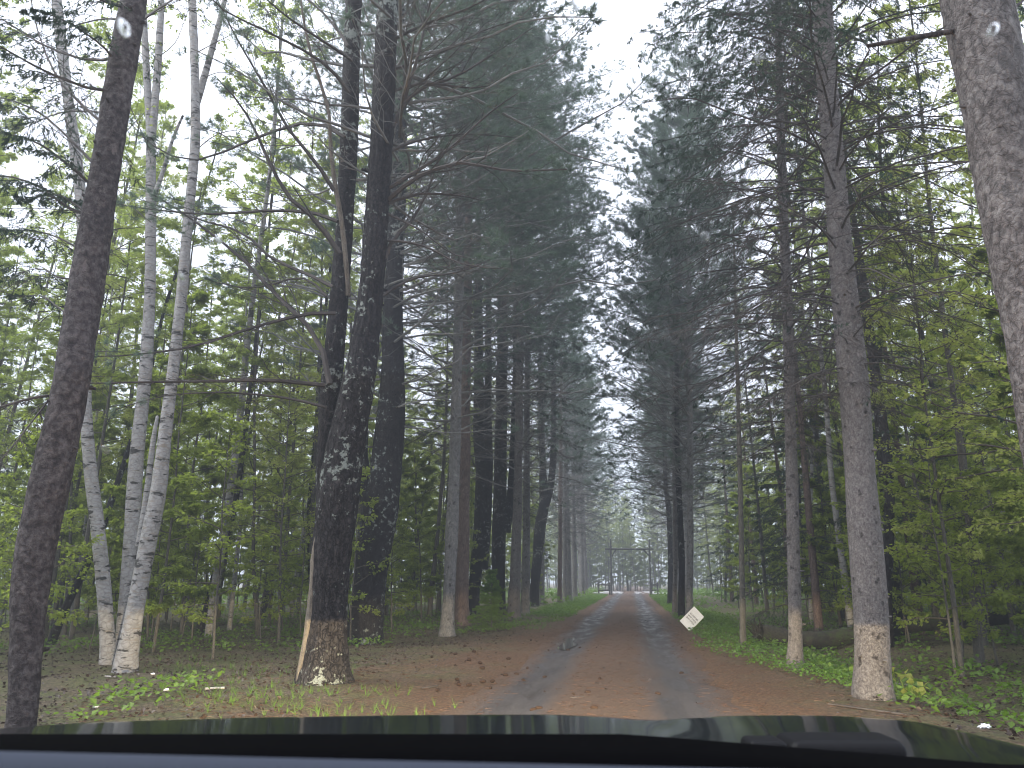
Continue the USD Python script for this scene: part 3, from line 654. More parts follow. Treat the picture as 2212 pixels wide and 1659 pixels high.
PB, PL, PR = pix_limbs([
    (0, -1.2, 0.036, [(702, 832), (600, 822), (480, 823), (330, 825), (190, 828)]),
    (0, -0.4, 0.022, [(706, 880), (600, 857), (500, 848), (400, 850), (250, 885)]),
    (0, -0.9, 0.032, [(724, 676), (680, 676), (600, 692), (500, 722), (400, 752), (200, 770)]),
    (0, 0.6, 0.045, [(712, 830), (692, 745), (655, 692), (600, 642), (540, 575), (470, 515), (380, 450), (330, 420)]),
    (0, -0.6, 0.045, [(735, 548), (698, 496), (668, 462), (620, 421), (598, 382), (576, 337), (535, 250), (470, 170)]),
    (0, 0.6, 0.032, [(730, 478), (693, 464), (659, 457), (576, 455), (470, 462), (350, 455), (250, 440)]),
    (0, -0.8, 0.034, [(722, 412), (687, 357), (618, 271), (576, 193), (510, 80), (470, 0)]),
    (0, 1.0, 0.034, [(745, 297), (709, 273), (659, 265), (612, 276), (576, 290), (500, 320), (440, 345), (280, 265)]),
    (0, -1.5, 0.030, [(755, 200), (690, 130), (620, 90), (560, 60), (480, 20), (420, -60)]),
    (0, 1.0, 0.028, [(752, 100), (700, 30), (640, -20), (560, -80)]),
    (0, 1.0, 0.030, [(720, 620), (660, 590), (590, 560), (520, 500), (450, 480), (300, 430)]),
    (0, -0.5, 0.036, [(837, 408), (895, 373), (937, 346), (979, 315), (1050, 250), (1120, 200)]),
    (0, -0.8, 0.040, [(838, 432), (857, 416), (895, 385), (923, 373), (987, 352), (1060, 362), (1110, 370), (1225, 366)]),
    (0, 0.2, 0.030, [(837, 440), (868, 429), (918, 418), (979, 421), (1040, 433)]),
    (0, 0.8, 0.036, [(848, 275), (876, 221), (923, 185), (979, 168), (1060, 120), (1150, 60)]),
    (0, -0.7, 0.034, [(856, 265), (874, 220), (879, 193), (901, 129), (930, 0), (960, -90)]),
    (0, 0.4, 0.034, [(832, 560), (854, 510), (881, 487), (909, 443), (931, 393), (960, 300)]),
    (0, -0.6, 0.020, [(836, 462), (909, 498), (979, 548), (1030, 560)]),
    (0, 0.9, 0.028, [(842, 200), (930, 180), (1020, 190), (1140, 140)]),
    (0, -1.0, 0.030, [(842, 90), (900, 60), (980, 30), (1100, -30)]),
    (0, 1.0, 0.028, [(838, 330), (920, 300), (1020, 290), (1130, 300)]),
    (0, 1.2, 0.026, [(826, 640), (900, 600), (980, 590), (1060, 560)]),
    (0, -0.8, 0.024, [(838, 520), (910, 530), (1000, 570), (1090, 580)]),
    (0, -1.6, 0.028, [(760, 130), (700, 90), (600, 20), (520, -60)]),
    (0, 0.8, 0.022, [(850, 150), (960, 110), (1060, 60), (1200, 30)]),
    (0, 0.5, 0.020, [(705, 640), (640, 600), (560, 620), (440, 600)]),
], pd, pb)
live = np.array([0, 0.1, .15, .35, .4, .45, .5, .55, .6, .6, .4, .4, .35, 0, .5, .5, .2, 0, .4, .6, .3, .1, 0, .6, .5, .3])
wood, nd = dress(rng, PB, PL, PR * 1.05, PINE | dict(m1=15, m2=7, l1=0.36, nl=0.095, nn=11, nw=.0055), live)
h = holder(PT, 'crown'); part(h, 'branches', wood, 'twig'); part(h, 'needles', nd, 'pine_needles', kind='stuff')
add_crown(PT, 'pine_crown_b', 1.0, 1.0, (0, 3), (0.4, 0.3, 2.5))
p_s = stubs(np.random.default_rng(58), p_ - pb, r_, 16, 2.0, 9, 0.10, 0.022)
part(PT, 'branch_stubs', p_s, 'bark_pine', kind='stuff')

# pine just behind it, leaning right with a cut stub
BT2 = row_tree('white_pine', 'dark pine with flaking plates of bark just behind the big forked pine', [(788, 1392, 74), (795, 1300, 72), (806, 1200, 72), (824, 1090, 74), (838, 980, 68), (846, 880, 56), (848, 780, 46), (850, 650, 38), (856, 500, 36), (862, 350, 34), (866, 180, 32), (870, 0, 30)],
    'bark_pine', 'pine_crown_c', extra=7, cs=1.25, seed=60, flare=0.2, nst=20, rough=0.022, ridge=0.014, sides=54, freq=12, rot=2.0, step=0.05, more=([(812, 1100, 44), (790, 1050, 40), (783, 1020, 34), (784, 975, 22)],))

row_tree('spruce_tree', 'tall grey knotty trunk, left one of the pair beside the small green spruce', [(965, 1374, 30), (970, 1280, 27), (976, 1150, 27), (982, 1000, 25), (986, 850, 22), (992, 600, 20), (998, 300, 18), (1002, 0, 15)], 'bark_grey', 'pine_crown_a', seed=61, rot=0.5, nst=45, cs=1.3)
BT0 = row_tree('spruce_tree', 'reddish brown trunk, right one of the pair beside the small green spruce', [(997, 1354, 32), (998, 1280, 28), (1000, 1150, 27), (1004, 1000, 24), (1006, 850, 22), (1010, 600, 19), (1014, 300, 17), (1018, 0, 14)], 'bark_red', 'spruce_crown_a', seed=62, rot=1.4, nst=35, cs=1.2)
row_tree('white_pine', 'dark leaning pine half hidden behind the small green spruce', [(1020, 1330, 26), (1028, 1230, 26), (1038, 1130, 27), (1040, 1040, 26), (1036, 940, 26), (1034, 800, 22), (1034, 500, 20), (1034, 0, 16)], 'bark_pine', 'pine_crown_a', seed=63, rot=2.5, cs=1.3, more=([(1044, 1230, 20), (1052, 1120, 20), (1056, 1000, 18), (1054, 850, 16), (1056, 600, 14)],))
BT1 = row_tree('white_pine', 'black pine trunk speckled with pale lichen, behind the small green spruce', [(1076, 1330, 32), (1076, 1250, 30), (1078, 1130, 30), (1081, 1020, 28), (1083, 900, 26), (1086, 700, 24), (1092, 400, 20), (1098, 0, 16)], 'bark_pine', 'pine_crown_b', seed=64, rot=0.2, cs=1.25, rough=0.014, more=([(1094, 1150, 18), (1106, 1040, 18), (1112, 900, 16), (1116, 700, 14)],))
def make_boughs(key, seed, n, hh, lmin, lmax):
    rng = np.random.default_rng(seed)
    h = np.linspace(0, hh, n) + rng.normal(0, .2, n); a = rng.normal(0, .5, n); el = rng.uniform(.0, .36, n); L = rng.uniform(lmin, lmax, n)
    s_ = np.linspace(0, 1, 8); D = np.stack([np.cos(a) * np.cos(el), np.sin(a) * np.cos(el), np.sin(el)], 1)
    w = np.cumsum(rng.normal(0, .03, (n, 8, 3)), axis=1); w[:, 0] = 0
    B = np.stack([0 * h, 0 * h, h], 1)[:, None] + (D[:, None] * s_[None, :, None] + UP * (-.06 * s_ ** 2)[None, :, None] + w * s_[None, :, None]) * L[:, None, None]
    wood, nd = dress(rng, B, L, .006 * L + .006, PINE, np.full(n, .7))
    c = class_tree(key); crown_parts(c, wood, nd, 'twig_grey', 'pine_needles'); CROWN[key] = c.GetPath()
make_boughs('bough_model', 905, 44, 11.0, 4.4, 6.3)
def add_boughs(tree, z, rot, sc=1.0):
    base = str(tree.GetPath())
    x = UsdGeom.Xform.Define(stage, base + '/' + numbered(base, 'overhanging_boughs'))
    x.AddTranslateOp().Set(Gf.Vec3d(0, 0, z)); x.AddRotateZOp().Set(math.degrees(rot)); x.AddScaleOp().Set(Gf.Vec3f(sc, sc, sc))
    x.GetPrim().GetReferences().AddInternalReference(CROWN['bough_model']); x.GetPrim().SetInstanceable(True)
add_boughs(BT2[0], 8.0, .1, .95); add_boughs(BT0[0], 10.0, -.15, .95); add_boughs(BT1[0], 11.5, .1, 1.0)
row_tree('spruce_tree', 'pale brown ridged trunk with dark foot left of the dirt drive', [(1109, 1337, 28), (1113, 1250, 23), (1117, 1120, 21), (1120, 1000, 18), (1122, 850, 17), (1124, 600, 15), (1128, 0, 11)], 'bark_spruce', 'pine_crown_c', seed=65, rot=3.3, nst=40, cs=1.25)
row_tree('spruce_tree', 'straight grey knotted trunk between the ridged brown trunk and the black forked pine', [(1134, 1328, 20), (1136, 1250, 18), (1137, 1100, 16), (1138, 950, 14), (1140, 700, 13), (1143, 300, 10)], 'bark_grey', 'spruce_crown_b', seed=66, rot=4.0, nst=45)
row_tree('white_pine', 'black pine leaning towards the drive and forking halfway up', [(1153, 1310, 20), (1158, 1240, 21), (1166, 1140, 24), (1176, 1080, 22), (1172, 1000, 14), (1168, 900, 12), (1166, 700, 11), (1166, 400, 9)], 'bark_pine', 'pine_crown_c', seed=67, rot=5.0, cs=1.2, nst=10, more=([(1180, 1090, 14), (1192, 1030, 15), (1196, 950, 13), (1196, 800, 11), (1200, 500, 9)],))
row_tree('spruce_tree', 'thin grey trunk half hidden by the black forked pine', [(1170, 1306, 13), (1171, 1200, 12), (1172, 1000, 11), (1174, 700, 9)], 'bark_grey', None, seed=68, nst=10, extra=8)
row_tree('spruce_tree', 'dark brown trunk, left one of the pair where the grass verge narrows', [(1209, 1304, 10), (1210, 1200, 9.5), (1211, 1050, 9), (1213, 700, 7)], 'bark_red', 'pine_crown_a', seed=69, rot=0.7)
row_tree('spruce_tree', 'grey trunk, right one of the pair where the grass verge narrows', [(1220, 1301, 10), (1220, 1200, 9), (1221, 1050, 8), (1223, 700, 6)], 'bark_grey', 'spruce_crown_a', seed=70, rot=1.9)

def row_at(s, t, name, label, w, bmat, crown, seed, hgt=20.0, cs=1.0, group=None):
    x, y = road_xy(s, t); z = float(height(x, y))
    rng = np.random.default_rng(seed)
    lean = rng.normal(0, 0.25, 2)
    pts = np.array([[0, 0, -0.15], [0, 0, 0], [lean[0] * .1, lean[1] * .1, 3], [lean[0] * .5, lean[1] * .5, 9], [lean[0], lean[1], hgt]])
    t_ = thing(name, label, 'tree', (x, y, z), group=group)
    part(t_, 'trunk', trunk_mesh(pts, np.array([w, w, w * .86, w * .68, w * .2]) / 2, 12, 0.4, 0.01, 6, seed, 0.2), bmat, smooth=True)
    part(t_, 'branch_stubs', stubs(rng, pts, np.array([w, w, w * .86, w * .68, w * .2]) / 2, 30, 0.5, 7), bmat, kind='stuff')
    if crown: add_crown(t_, crown, rng.uniform(0, 6.28), cs)
ROWL = 'conifers lining the left side of the drive'
ROWR = 'conifers lining the right side of the drive'
lab_l = 'grey conifer trunk in the far left row along the drive, before the timber gate'
lab_r = 'grey conifer trunk in the far right row along the drive, before the timber gate'
for i, (s, t, w, bm, cr) in enumerate([(46, -4.1, .46, 'bark_grey', 'pine_crown_b'), (53, -4.2, .50, 'bark_grey', 'spruce_crown_b'), (60, -4.0, .46, 'bark_grey', 'pine_crown_a'), (65, -4.4, .55, 'bark_grey', 'pine_crown_c'), (71, -4.3, .50, 'bark_spruce', 'pine_crown_b')]):
    row_at(s, t, 'conifer', lab_l, w, bm, cr, 300 + i, group=ROWL)
for i, (s, t, w, bm, cr) in enumerate([(39, 3.9, .42, 'bark_grey', 'pine_crown_c'), (46, 4.0, .45, 'bark_red', 'pine_crown_b'), (53, 4.3, .45, 'bark_grey', 'pine_crown_a'), (60, 4.1, .4, 'bark_grey', 'pine_crown_c'), (67, 4.4, .45, 'bark_grey', 'pine_crown_b')]):
    row_at(s, t, 'conifer', lab_r, w, bm, cr, 330 + i, group=ROWR)
for i, (s, t) in enumerate([(82, -5), (79, 5.5), (112, -6), (115, 4), (118, -1.5), (122, 8), (112, 12), (110, -14)]):
    row_at(s, t, 'conifer', 'dark conifer standing beyond the timber gate', .45, 'bark_grey', ('pine_crown_a', 'pine_crown_b', 'spruce_crown_a')[i % 3], 350 + i, group='conifers beyond the timber gate')

# ---- right side of the drive ------------------------------------------------
row_tree('spruce_tree', 'stout knotty spruce trunk nearest on the right, lit pale brown at its foot', [(1886, 1508, 76), (1884, 1420, 70), (1880, 1300, 68), (1868, 1150, 67), (1857, 1000, 62), (1846, 850, 58), (1832, 700, 54), (1818, 560, 50), (1806, 420, 46), (1796, 280, 44), (1783, 120, 42), (1775, 0, 40)], 'bark_spruce', 'spruce_crown_a', seed=80, dense=True, nst=90, rough=0.007, freq=18, sides=48, step=0.05, rot=0.4, flare=0.3, extra=8)
row_tree('spruce_tree', 'slim grey spruce trunk between the sign and the stout spruce', [(1718, 1444, 34), (1718, 1380, 30), (1716, 1280, 29), (1713, 1150, 27), (1710, 1000, 25), (1706, 850, 23), (1700, 650, 21), (1692, 450, 19), (1686, 250, 17), (1680, 0, 14)], 'bark_spruce', 'spruce_crown_b', seed=81, dense=True, nst=60, rough=0.005, freq=18, sides=32, step=0.06, rot=1.2, extra=7)
T, pts, rad, base, d = row_tree('spruce_tree', 'massive trunk with scaly bark crossing the upper right corner', [(2480, 1560, 150), (2400, 1400, 146), (2330, 1150, 142), (2270, 900, 138), (2235, 650, 134), (2190, 430, 132), (2148, 220, 132), (2112, 0, 134)], 'bark_scaly', None, d=6.2, seed=82, nst=24, rough=0.012, freq=14, sides=60, step=0.04, extra=4)
SB, SL, SR = pix_limbs([(0, -0.1, 0.026, [(2085, 62), (2030, 72), (1960, 84), (1876, 99)]), (0, 0.5, .014, [(2175, 30), (2200, 10), (2230, -20), (2270, -60)])], d, base)
part(T, 'limb', tubes(SB, SR[:, None] * np.array([1.5, 1.1, 1, 1, .95, .9, .85, .8, .8, .75])[None], 10), 'bark_flaky', smooth=True, label='snapped bare limb pointing left')
row_tree('spruce_tree', 'thin dark pole trunk with bare pale patches beside the fallen log', [(1606, 1396, 14), (1604, 1300, 12), (1601, 1150, 11), (1598, 1000, 10), (1594, 850, 9), (1590, 700, 7)], 'bark_sapling', None, seed=83, nst=30, extra=3, flare=0.1)
row_tree('white_pine', 'grey trunk nearest behind the tilted sign, right one of three', [(1489, 1345, 15), (1490, 1250, 14), (1491, 1150, 13), (1491, 1000, 12), (1490, 800, 11), (1488, 500, 9)], 'bark_grey', 'pine_crown_c', seed=84, dense=True, rot=0.3)
row_tree('white_pine', 'black trunk behind the tilted sign, middle one of three', [(1473, 1335, 15), (1472, 1200, 14), (1468, 1090, 13), (1464, 1000, 12), (1462, 800, 10), (1462, 500, 8)], 'bark_pine', 'pine_crown_a', seed=85, dense=True, rot=1.3)
row_tree('white_pine', 'brown trunk behind the tilted sign, left one of three', [(1459, 1326, 12), (1459, 1200, 10), (1457, 1050, 9), (1456, 800, 8)], 'bark_spruce', 'spruce_crown_b', seed=86, rot=2.3)
row_tree('white_pine', 'dark trunk curving over towards the drive, left of the three behind the sign', [(1448, 1306, 11), (1449, 1200, 11), (1446, 1120, 11), (1438, 1050, 10), (1436, 900, 9), (1440, 700, 8)], 'bark_pine', 'pine_crown_b', seed=87, rot=3.3)

# ------------------------------------------------------------------ trees of the wood, copied from a few models
def make_broadleaf(key, seed, hgt, r, leafmat, nb, lmax, bmat='bark_sapling', lsize=0.050, c0=0.25, lm=17, m1=8, m2=5, lean=0.3, layered=True, up=0.45):
    rng = np.random.default_rng(seed)
    c = class_tree(key)
    w = np.cumsum(rng.normal(0, lean / 5, (6, 2)), axis=0); w[0] = 0
    zs = np.linspace(0, hgt, 6)
    pts = np.column_stack([w, zs]); pts = np.vstack([[0, 0, -0.2], pts])
    rad = np.concatenate([[r], r * (1 - 0.85 * (zs / hgt) ** 0.9)])
    part(c, 'trunk', trunk_mesh(pts, rad, 9, 0.45, r * 0.12, 6, seed, 0.2), bmat, smooth=True)
    def axis(h): return np.column_stack([np.interp(h, zs, w[:, 0]), np.interp(h, zs, w[:, 1]), h])
    B, L, u = limbs(rng, hgt * c0, hgt * 0.98, nb, lambda u: lmax * (1 - 0.6 * u) * np.minimum(1, 0.5 + 2 * u), lambda u: up * (0.4 + 1.2 * u), -0.05 if layered else 0.05, axis=axis, k=6, wig=0.05)
    C, cl, ct = children(rng, B, L, m1, 0.2, lambda t: 0.45 * (1.1 - t), 0.8, 0.7, 0.05, -0.05, 4)
    D, dl, dt = children(rng, C, np.maximum(cl, .15), m2, 0.2, lambda t: 0.45 * (1.1 - t) + .05, 0.7, 0.7, 0.0, -0.1, 3)
    wood = cat_mesh([tubes(B, (0.007 * L + .004)[:, None] * np.linspace(1, .3, 6)[None], 4), tubes(C, np.full((len(C), 4), .0045) * np.array([1, .8, .6, .4]), 3), slivers(rng, D, .006)])
    q = rng.random((len(D), lm, 1)) * 0.8 + 0.2; pos = (D[:, :1] * (1 - q) + D[:, -1:] * q).reshape(-1, 3) + rng.normal(0, 0.03, (len(D) * lm, 3))
    keep = rng.random(len(pos)) < 0.85
    h = holder(c, 'crown')
    part(h, 'branches', wood, 'twig_thin')
    part(h, 'leaves', leaves(rng, pos[keep], np.repeat(nrm(D[:, -1] - D[:, 0]), lm, axis=0)[keep], lsize), leafmat, kind='stuff')
    CROWN[key] = c.GetPath()

make_broadleaf('maple_a', 101, 13, .07, 'maple_leaves', 40, 2.0)
make_broadleaf('maple_b', 102, 10, .055, 'maple_leaves', 36, 1.8, c0=0.15)
make_broadleaf('maple_c', 103, 15, .09, 'birch_leaves', 44, 2.2, c0=0.35)
make_broadleaf('maple_d', 104, 7, .035, 'maple_leaves', 30, 1.5, c0=0.1, lsize=0.075)
make_broadleaf('gold_a', 105, 14, .08, 'golden_leaves', 42, 2.1, c0=0.3)
make_broadleaf('birch_a', 106, 16, .085, 'birch_leaves', 40, 1.9, bmat='bark_birch', c0=0.4, lsize=0.05, lean=0.5)
make_broadleaf('birch_b', 107, 14, .07, 'birch_leaves', 36, 1.7, bmat='bark_birch', c0=0.45, lsize=0.05, lean=0.6)
make_broadleaf('pole_a', 108, 15, .10, 'maple_leaves', 26, 1.6, bmat='bark_pine', c0=0.45, lean=0.4)
make_broadleaf('understory_a', 109, 2.6, .015, 'maple_leaves', 14, 0.9, c0=0.2, m1=5, m2=3, lm=5, lsize=0.08, lean=0.15)
make_broadleaf('understory_b', 110, 4.2, .022, 'maple_leaves', 20, 1.2, c0=0.15, m1=6, m2=3, lm=5, lsize=0.08, lean=0.2)
def make_dark_spruce(key, seed, h0, h1, n, lmax, r):
    c = class_tree(key); rng = np.random.default_rng(seed)
    part(c, 'trunk', trunk_mesh(np.array([[0, 0, -.2], [0, 0, 0], [0.05, 0, h1 * .5], [0, 0.05, h1]]), np.array([r, r, r * .6, .01]), 9, 0.5, .008, 6, seed, .15), 'bark_red', smooth=True)
    B, L, u = limbs(rng, h0, h1, n, lambda u: lmax * (1 - 0.85 * u), lambda u: 0.05 + 0.35 * u, -0.28, wig=0.025, tipup=0.08)
    wood, nd = dress(rng, B, L, 0.006 * L + 0.005, SPRUCE, np.full(n, .9))
    h = holder(c, 'crown'); part(h, 'branches', wood, 'twig'); part(h, 'needles', nd, 'spruce_needles', kind='stuff')
    CROWN[key] = c.GetPath()
make_dark_spruce('dark_spruce_a', 6, .8, 15, 74, 2.6, .13)
make_dark_spruce('dark_spruce_b', 7, 1.6, 13, 64, 2.3, .11)
make_broadleaf('near_maple_model', 130, 8.5, .05, 'golden_leaves', 40, 2.6, c0=0.25, m1=8, m2=4, lm=6, lsize=.062)

def copy_tree(key, name, label, x, y, group, rng=None, scale=1.0, rot=None, tilt=None, cat='tree'):
    rng = rng or random
    t = thing(name, label, cat, (x, y, float(height(x, y)) - 0.02), rot if rot is not None else 0.1, group, scale, tilt)
    t.GetReferences().AddInternalReference(CROWN[key]); t.SetInstanceable(True)
    return t

INFO = {'maple_a': ('young_maple', 'slender young tree with light green spring leaves'), 'maple_b': ('young_maple', 'slender young tree with light green spring leaves'),
        'maple_c': ('slim_forest_tree', 'tall slim tree with pale yellow green leaves'), 'maple_d': ('leafy_sapling', 'short leafy sapling with light green leaves'),
        'gold_a': ('golden_maple', 'slender tree with yellowish new leaves'), 'birch_a': ('woodland_birch', 'thin white birch'), 'birch_b': ('woodland_birch', 'thin white birch'),
        'pole_a': ('woodland_tree', 'dark straight trunk with few leaves'), 'understory_a': ('understory_sapling', 'low leafy sapling spreading over the forest floor'),
        'understory_b': ('understory_sapling', 'low leafy sapling spreading over the forest floor'), 'dark_spruce_a': ('dark_spruce', 'dark green spruce with hanging boughs'), 'dark_spruce_b': ('dark_spruce', 'dark green spruce with hanging boughs')}
SIDE = ('left of the drive', 'right of the drive', 'beyond the timber gate')
def plant(key, x, y, side, rng, sc=1.0):
    nm, lb = INFO[key]
    dist = math.hypot(x, y)
    lr = 'left' if side == 0 else 'right'
    where = 'beyond the gate' if side == 2 else f'at the front of the {lr} woods' if dist < 27 else f'midway into the {lr} woods' if dist < 46 else f'deep in the {lr} woods'
    copy_tree(key, nm, f'{lb} {where}', x, y, f'{nm.replace("_", " ")} {where}', rng, sc * rng.uniform(0.82, 1.18), rng.uniform(0, 6.28), (rng.normal(0, 2.5), rng.normal(0, 2.5)), 'sapling' if 'sapling' in nm else 'tree')

def sow(seed, n, side, keys, wts, smin, tmin, mind, dmax, amin, amax, dmin):
    """scatter trees in the wedge seen from the drive, thinning with distance"""
    rng = np.random.default_rng(seed)
    placed, tries = [], 0
    while len(placed) < n and tries < n * 60:
        tries += 1
        dist = dmin + (dmax - dmin) * rng.random() ** 0.9
        az = rng.uniform(amin, amax)
        x, y = dist * math.sin(az), dist * math.cos(az)
        s, t = st(x, y)
        if (side == 0 and t > -tmin) or (side == 1 and t < tmin): continue
        if side == 2 and (s < GATE_S + 27.5): continue
        if any((x - a) ** 2 + (y - b) ** 2 < mind ** 2 for a, b in placed): continue
        placed.append((x, y))
        plant(keys[rng.choice(len(keys), p=np.array(wts) / np.sum(wts))], x, y, side, rng)
rad_ = math.radians
sow(501, 95, 0, ['maple_a', 'maple_b', 'maple_c', 'gold_a', 'birch_a', 'birch_b', 'pole_a', 'dark_spruce_a', 'maple_d'], [4, 4, 3, 2, 2, 2, 2, .7, 3], 0, 6.2, 1.3, 48, rad_(-44), rad_(9), 20)
sow(502, 90, 0, ['maple_a', 'maple_c', 'gold_a', 'birch_a', 'dark_spruce_a', 'dark_spruce_b'], [4, 3, 2, 1, .6, .6], 0, 6.5, 2.2, 95, rad_(-44), rad_(9), 46)
sow(503, 80, 1, ['maple_a', 'maple_b', 'maple_c', 'gold_a', 'birch_a', 'pole_a', 'dark_spruce_b', 'maple_d'], [4, 4, 3, 1.5, 0.1, 2.2, 1.5, 3], 0, 6.0, 1.3, 48, rad_(9), rad_(42), 17)
sow(504, 75, 1, ['maple_a', 'maple_c', 'gold_a', 'birch_a', 'dark_spruce_a', 'dark_spruce_b'], [4, 3, 2, 1, .7, .7], 0, 6.5, 2.2, 95, rad_(9), rad_(42), 46)
sow(508, 70, 0, ['maple_b', 'maple_d', 'dark_spruce_b', 'maple_a'], [4, 4, 1, 2], 0, 6.5, 1.6, 75, rad_(-44), rad_(9), 34)
sow(509, 70, 1, ['maple_b', 'maple_d', 'dark_spruce_b', 'maple_a'], [4, 4, 1.5, 2], 0, 6.5, 1.6, 75, rad_(9), rad_(42), 30)
sow(505, 130, 2, ['maple_a', 'maple_c', 'gold_a', 'birch_a', 'maple_b', 'maple_d', 'understory_b'], [2, 2, 2, 2, 3, 6, 9], 0, 0, 1.1, 130, rad_(-8), rad_(22), 100)
sow(512, 60, 2, ['maple_b', 'maple_a', 'gold_a', 'maple_d'], [5, 2, 2, 4], 0, 0, 0.9, 116, rad_(3), rad_(14), 100)
sow(513, 50, 2, ['maple_b', 'maple_c', 'gold_a', 'maple_a'], [5, 2, 2, 3], 0, 0, 1.5, 165, rad_(1), rad_(17), 116)
for i_, (x_, y_, k_, s_) in enumerate([(-11, 19, 'maple_c', 1.35), (-8.2, 22, 'birch_a', 1.35), (-14, 24, 'maple_c', 1.4), (-6.2, 25, 'gold_a', 1.3), (-10, 27, 'maple_a', 1.5), (-17, 21, 'birch_b', 1.4), (-13, 17, 'birch_a', 1.25), (-5.5, 29, 'maple_c', 1.4), (-19, 28, 'maple_a', 1.5), (-15.5, 31, 'gold_a', 1.4)]):
    plant(k_, x_, y_, 0, np.random.default_rng(600 + i_), s_)
sow(514, 45, 0, ['understory_b', 'understory_a', 'maple_d'], [3, 2, 2], 0, 5.8, 0.8, 34, rad_(-44), rad_(6), 15.5)
sow(515, 40, 1, ['understory_b', 'understory_a', 'maple_d'], [3, 2, 2], 0, 5.6, 0.8, 34, rad_(12), rad_(42), 16)
sow(506, 60, 0, ['understory_a', 'understory_b'], [1, 1], 0, 5.6, 0.9, 40, rad_(-44), rad_(8), 19)
sow(510, 50, 0, ['understory_b', 'maple_d'], [3, 2], 0, 6.0, 1.4, 90, rad_(-44), rad_(8), 36)
sow(511, 50, 1, ['understory_b', 'maple_d'], [3, 2], 0, 6.0, 1.4, 90, rad_(10), rad_(42), 36)
sow(507, 60, 1, ['understory_a', 'understory_b'], [1, 1], 0, 5.4, 0.9, 40, rad_(10), rad_(42), 15)

# trees of the wood that stand out
def place_px(key, name, label, x, y, scale=1.0, rot=0.0, tilt=None, d=None, cat='tree', group=None):
    q = G(x, y) if d is None else P(x, y, d)
    return copy_tree(key, name, label, q[0], q[1], group, None, scale, rot, tilt, cat)
place_px('dark_spruce_a', 'dark_spruce', 'dark green spruce with hanging boughs between the slim and the stout spruce trunks', 1772, 1385, 0.9, 0.4)
place_px('dark_spruce_b', 'dark_spruce', 'dark green spruce right behind the stout knotty trunk', 1990, 1375, 1.0, 1.4)
place_px('pole_a', 'woodland_tree', 'thick dark trunk close behind the stout knotty spruce', 1918, 1398, 1.3, 0.4)
place_px('pole_a', 'woodland_tree', 'dark trunk leaning left over the fallen log', 1950, 1375, 1.15, 2.4, (0, -6))
place_px('pole_a', 'woodland_tree', 'brown trunk standing behind the right part of the fallen log', 2095, 1355, 1.2, 3.4)
place_px('birch_a', 'woodland_birch', 'white birch leaning left between the slim and the stout spruce trunks', 1842, 1370, 1.1, 1.0, (0, -12))
place_px('birch_b', 'woodland_birch', 'white birch seen just right of the slim spruce trunk', 1752, 1350, 1.2, 2.0, (0, -7))
place_px('birch_a', 'woodland_birch', 'pale birch at the right edge of the picture below the massive trunk', 2190, 1345, 1.3, 3.0, (0, -5))
place_px('pole_a', 'woodland_tree', 'dark double trunk right of the birch clump', 432, 1372, 1.25, 1.2, (0, 5))
place_px('pole_a', 'woodland_tree', 'dark leaning trunk between the birch clump and the leftmost trunk', 110, 1392, 1.0, 0.2, (0, 9))
place_px('birch_b', 'woodland_birch', 'thin white birch right of the dark double trunk', 495, 1365, 1.1, 0.7)
place_px('birch_a', 'woodland_birch', 'white birch midway between the birch clump and the big forked pine', 628, 1335, 1.1, 0.7, (0, 3))
copy_tree('near_maple_model', 'near_maple', 'young maple with large yellow green leaves reaching in from the right edge', 7.6, 10.5, None, None, 1.0, 0.5)
copy_tree('near_maple_model', 'near_maple', 'young maple with large yellow green leaves close behind the stout spruce trunk', 7.4, 13.5, None, None, .9, 2.5)
copy_tree('near_maple_model', 'near_maple', 'young maple with large yellow green leaves between the birch clump and the forked pine', -5.6, 19.5, None, None, .8, 1.5)
place_px('gold_a', 'golden_maple', 'yellow leaved tree at the right edge beyond the fallen log', 2160, 1345, 1.0, 0.3)

# the little green spruce by the drive
rng = np.random.default_rng(71)
q = G(1062, 1362)
t = thing('small_spruce', 'little green spruce at the foot of the trunk pair', 'tree', q)
B, L, u = limbs(rng, 0.12, 1.75, 64, lambda u: 0.78 * (1 - 0.85 * u), lambda u: 0.1 + 0.5 * u, -0.12, k=6)
part(t, 'trunk', trunk_mesh(np.array([[0, 0, -.1], [0, 0, .6], [0, 0, 1.9]]), np.array([.025, .018, .004]), 8, .1, .002, 9, 1), 'bark_spruce', smooth=True)
wood, nd = dress(rng, B, L, np.full(64, .006), SPRUCE | dict(m1=10, m2=5, nn=10, nl=.055, nw=.018), np.ones(64))
h = holder(t, 'crown'); part(h, 'branches', wood, 'twig'); part(h, 'needles', nd, 'forest_plants', kind='stuff')
# ------------------------------------------------------------------ fallen log, sticks
q0, q1 = G(1648, 1392), G(2330, 1378)
q0[1] -= 0; d0 = q0[1]
pts = np.array([P(x_, y_, d0 + i_ * .1) for i_, (x_, y_) in enumerate(((1640, 1372), (1760, 1383), (1900, 1380), (2050, 1374), (2212, 1366), (2420, 1358)))])
pts[:, 2] = np.maximum(pts[:, 2], height(pts[:, 0], pts[:, 1]) + np.array([.15, .18, .25, .38, .48, .5]))
cen = pts[0].copy(); cen[2] = float(height(cen[0], cen[1]))
t = thing('fallen_log', 'long dark fallen log with torn root end lying across the right side', 'log', cen)
part(t, 'trunk', trunk_mesh(pts - cen, np.array([.25, .19, .17, .16, .155, .15]), 22, .08, .018, 9, 90, 0), 'log_bark', smooth=True)
rng = np.random.default_rng(91)
nr = 26; az = rng.uniform(0, 2 * np.pi, nr)
Dr = nrm(np.stack([-0.5 + rng.normal(0, .3, nr), np.cos(az), np.sin(az)], 1)); Lr = rng.uniform(.2, .5, nr)
s = np.linspace(0, 1, 5)
